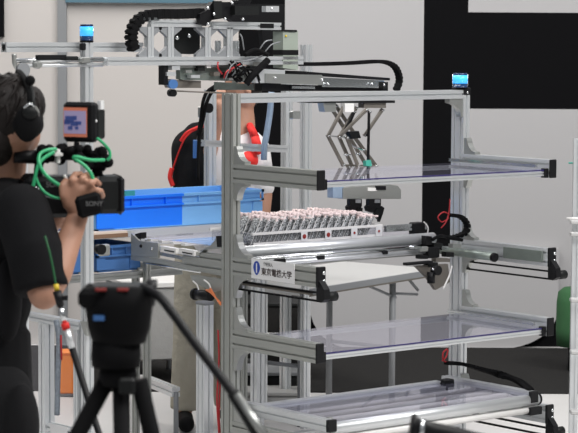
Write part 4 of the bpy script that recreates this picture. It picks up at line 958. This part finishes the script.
# ------------------------------------------------------------------ foreground tripod (out of focus)
TD = 4.5
tp_ = thing('camera_tripod', 'blurred black video tripod in the foreground', 'tripod', V((q(118, 400, TD).x, q(118, 400, TD).y, 0)))
h = MB(); c0 = q(119, 318, TD); h.lathe(q(119, 342, TD), ZZ, [(0, .055), (.03, .064), (.075, .070), (.115, .064), (.118, .04)]); h.box(q(112, 296, TD), (.13, .12, .04), (RT, FH, ZZ), bev=.01); h.build('fluid_head', 'rubber', tp_)
MB().box(q(123, 287.5, TD), (.125, .09, .014), (RT, FH, ZZ), bev=.004).build('mount_plate', 'black', tp_)
for px in (101, 123): MB().box(q(px, 289.5, TD-.07), (.022, .01, .005), (RT, FH, ZZ)).build('red_mark', 'dullred', tp_)
MB().box(q(99, 318, TD-.068), (.022, .01, .010), (RT, FH, ZZ)).build('blue_badge', 'sblue', tp_)
MB().cyl(q(146, 292, TD), q(156, 293, TD), .028).build('tilt_knob', 'black', tp_)
MB().lathe(q(116, 366, TD), ZZ, [(0, .05), (.02, .052), (.05, .050)]).build('level_ring', 'rubber', tp_)
MB().lathe(q(118, 385, TD), ZZ, [(0, .035), (.02, .040), (.04, .036)]).build('bowl', 'rubber', tp_)
MB().box(q(127, 386, TD-.04), (.034, .02, .034), (RT, FH, ZZ), bev=.005).build('spreader_lock', 'dark', tp_)
for px0, px1, dd in ((107, 77, .05), (121, 122, -.45), (139, 152, .1)):
    a = q(px0, 380, TD); b_ = q(px1, 436, TD+dd*.1); d_ = (b_-a)
    b_ = a+d_*((a.z)/(-d_.z)*.99); b_.z = max(b_.z, .01)
    l_ = MB().cyl(a, a+(b_-a)*.5, .018, .016).build('leg', 'rubber', tp_); MB().cyl(a+(b_-a)*.5, b_, .012).build('lower_leg', 'black', l_); MB().ell(b_, .02).build('foot', 'rubber', l_)
MB().tube([q(142, 287, TD-.03), q(152, 292, TD-.05), q(164, 302, TD-.07), q(200, 350, TD-.12), q(236, 397, TD-.18)], .0095).build('pan_handle', 'black', tp_)
g_ = MB().cyl(q(233, 393, TD-.18), q(268, 447, TD-.23), .0125, .016).build('handle_grip', 'dark', tp_)
MB().cyl(q(237, 395, TD-.195), q(270, 444, TD-.245), .008).build('grip_sleeve', 'steel', tp_, label='shiny grey grip edge')
vf = thing('viewfinder_tube', 'blurred black eyepiece tube poking in at the bottom right', 'viewfinder', q(440, 440, TD))
q_ = q(440, 440, TD); MB().cyl(V((q_.x, q_.y, 0)), q_, .018).build('stand', 'black', vf)
a = q(410, 428, TD); d_ = (q(482, 440, TD)-a).normalized()
MB().lathe(a, d_, [(0, .030), (.008, .032), (.012, .024), (.05, .020), (.16, .013), (.2, .013)]).build('tube', 'black', vf)
MB().lathe(a+d_*.018, d_, [(0, .0245), (.010, .024)]).build('metal_ring', 'chrome', vf)
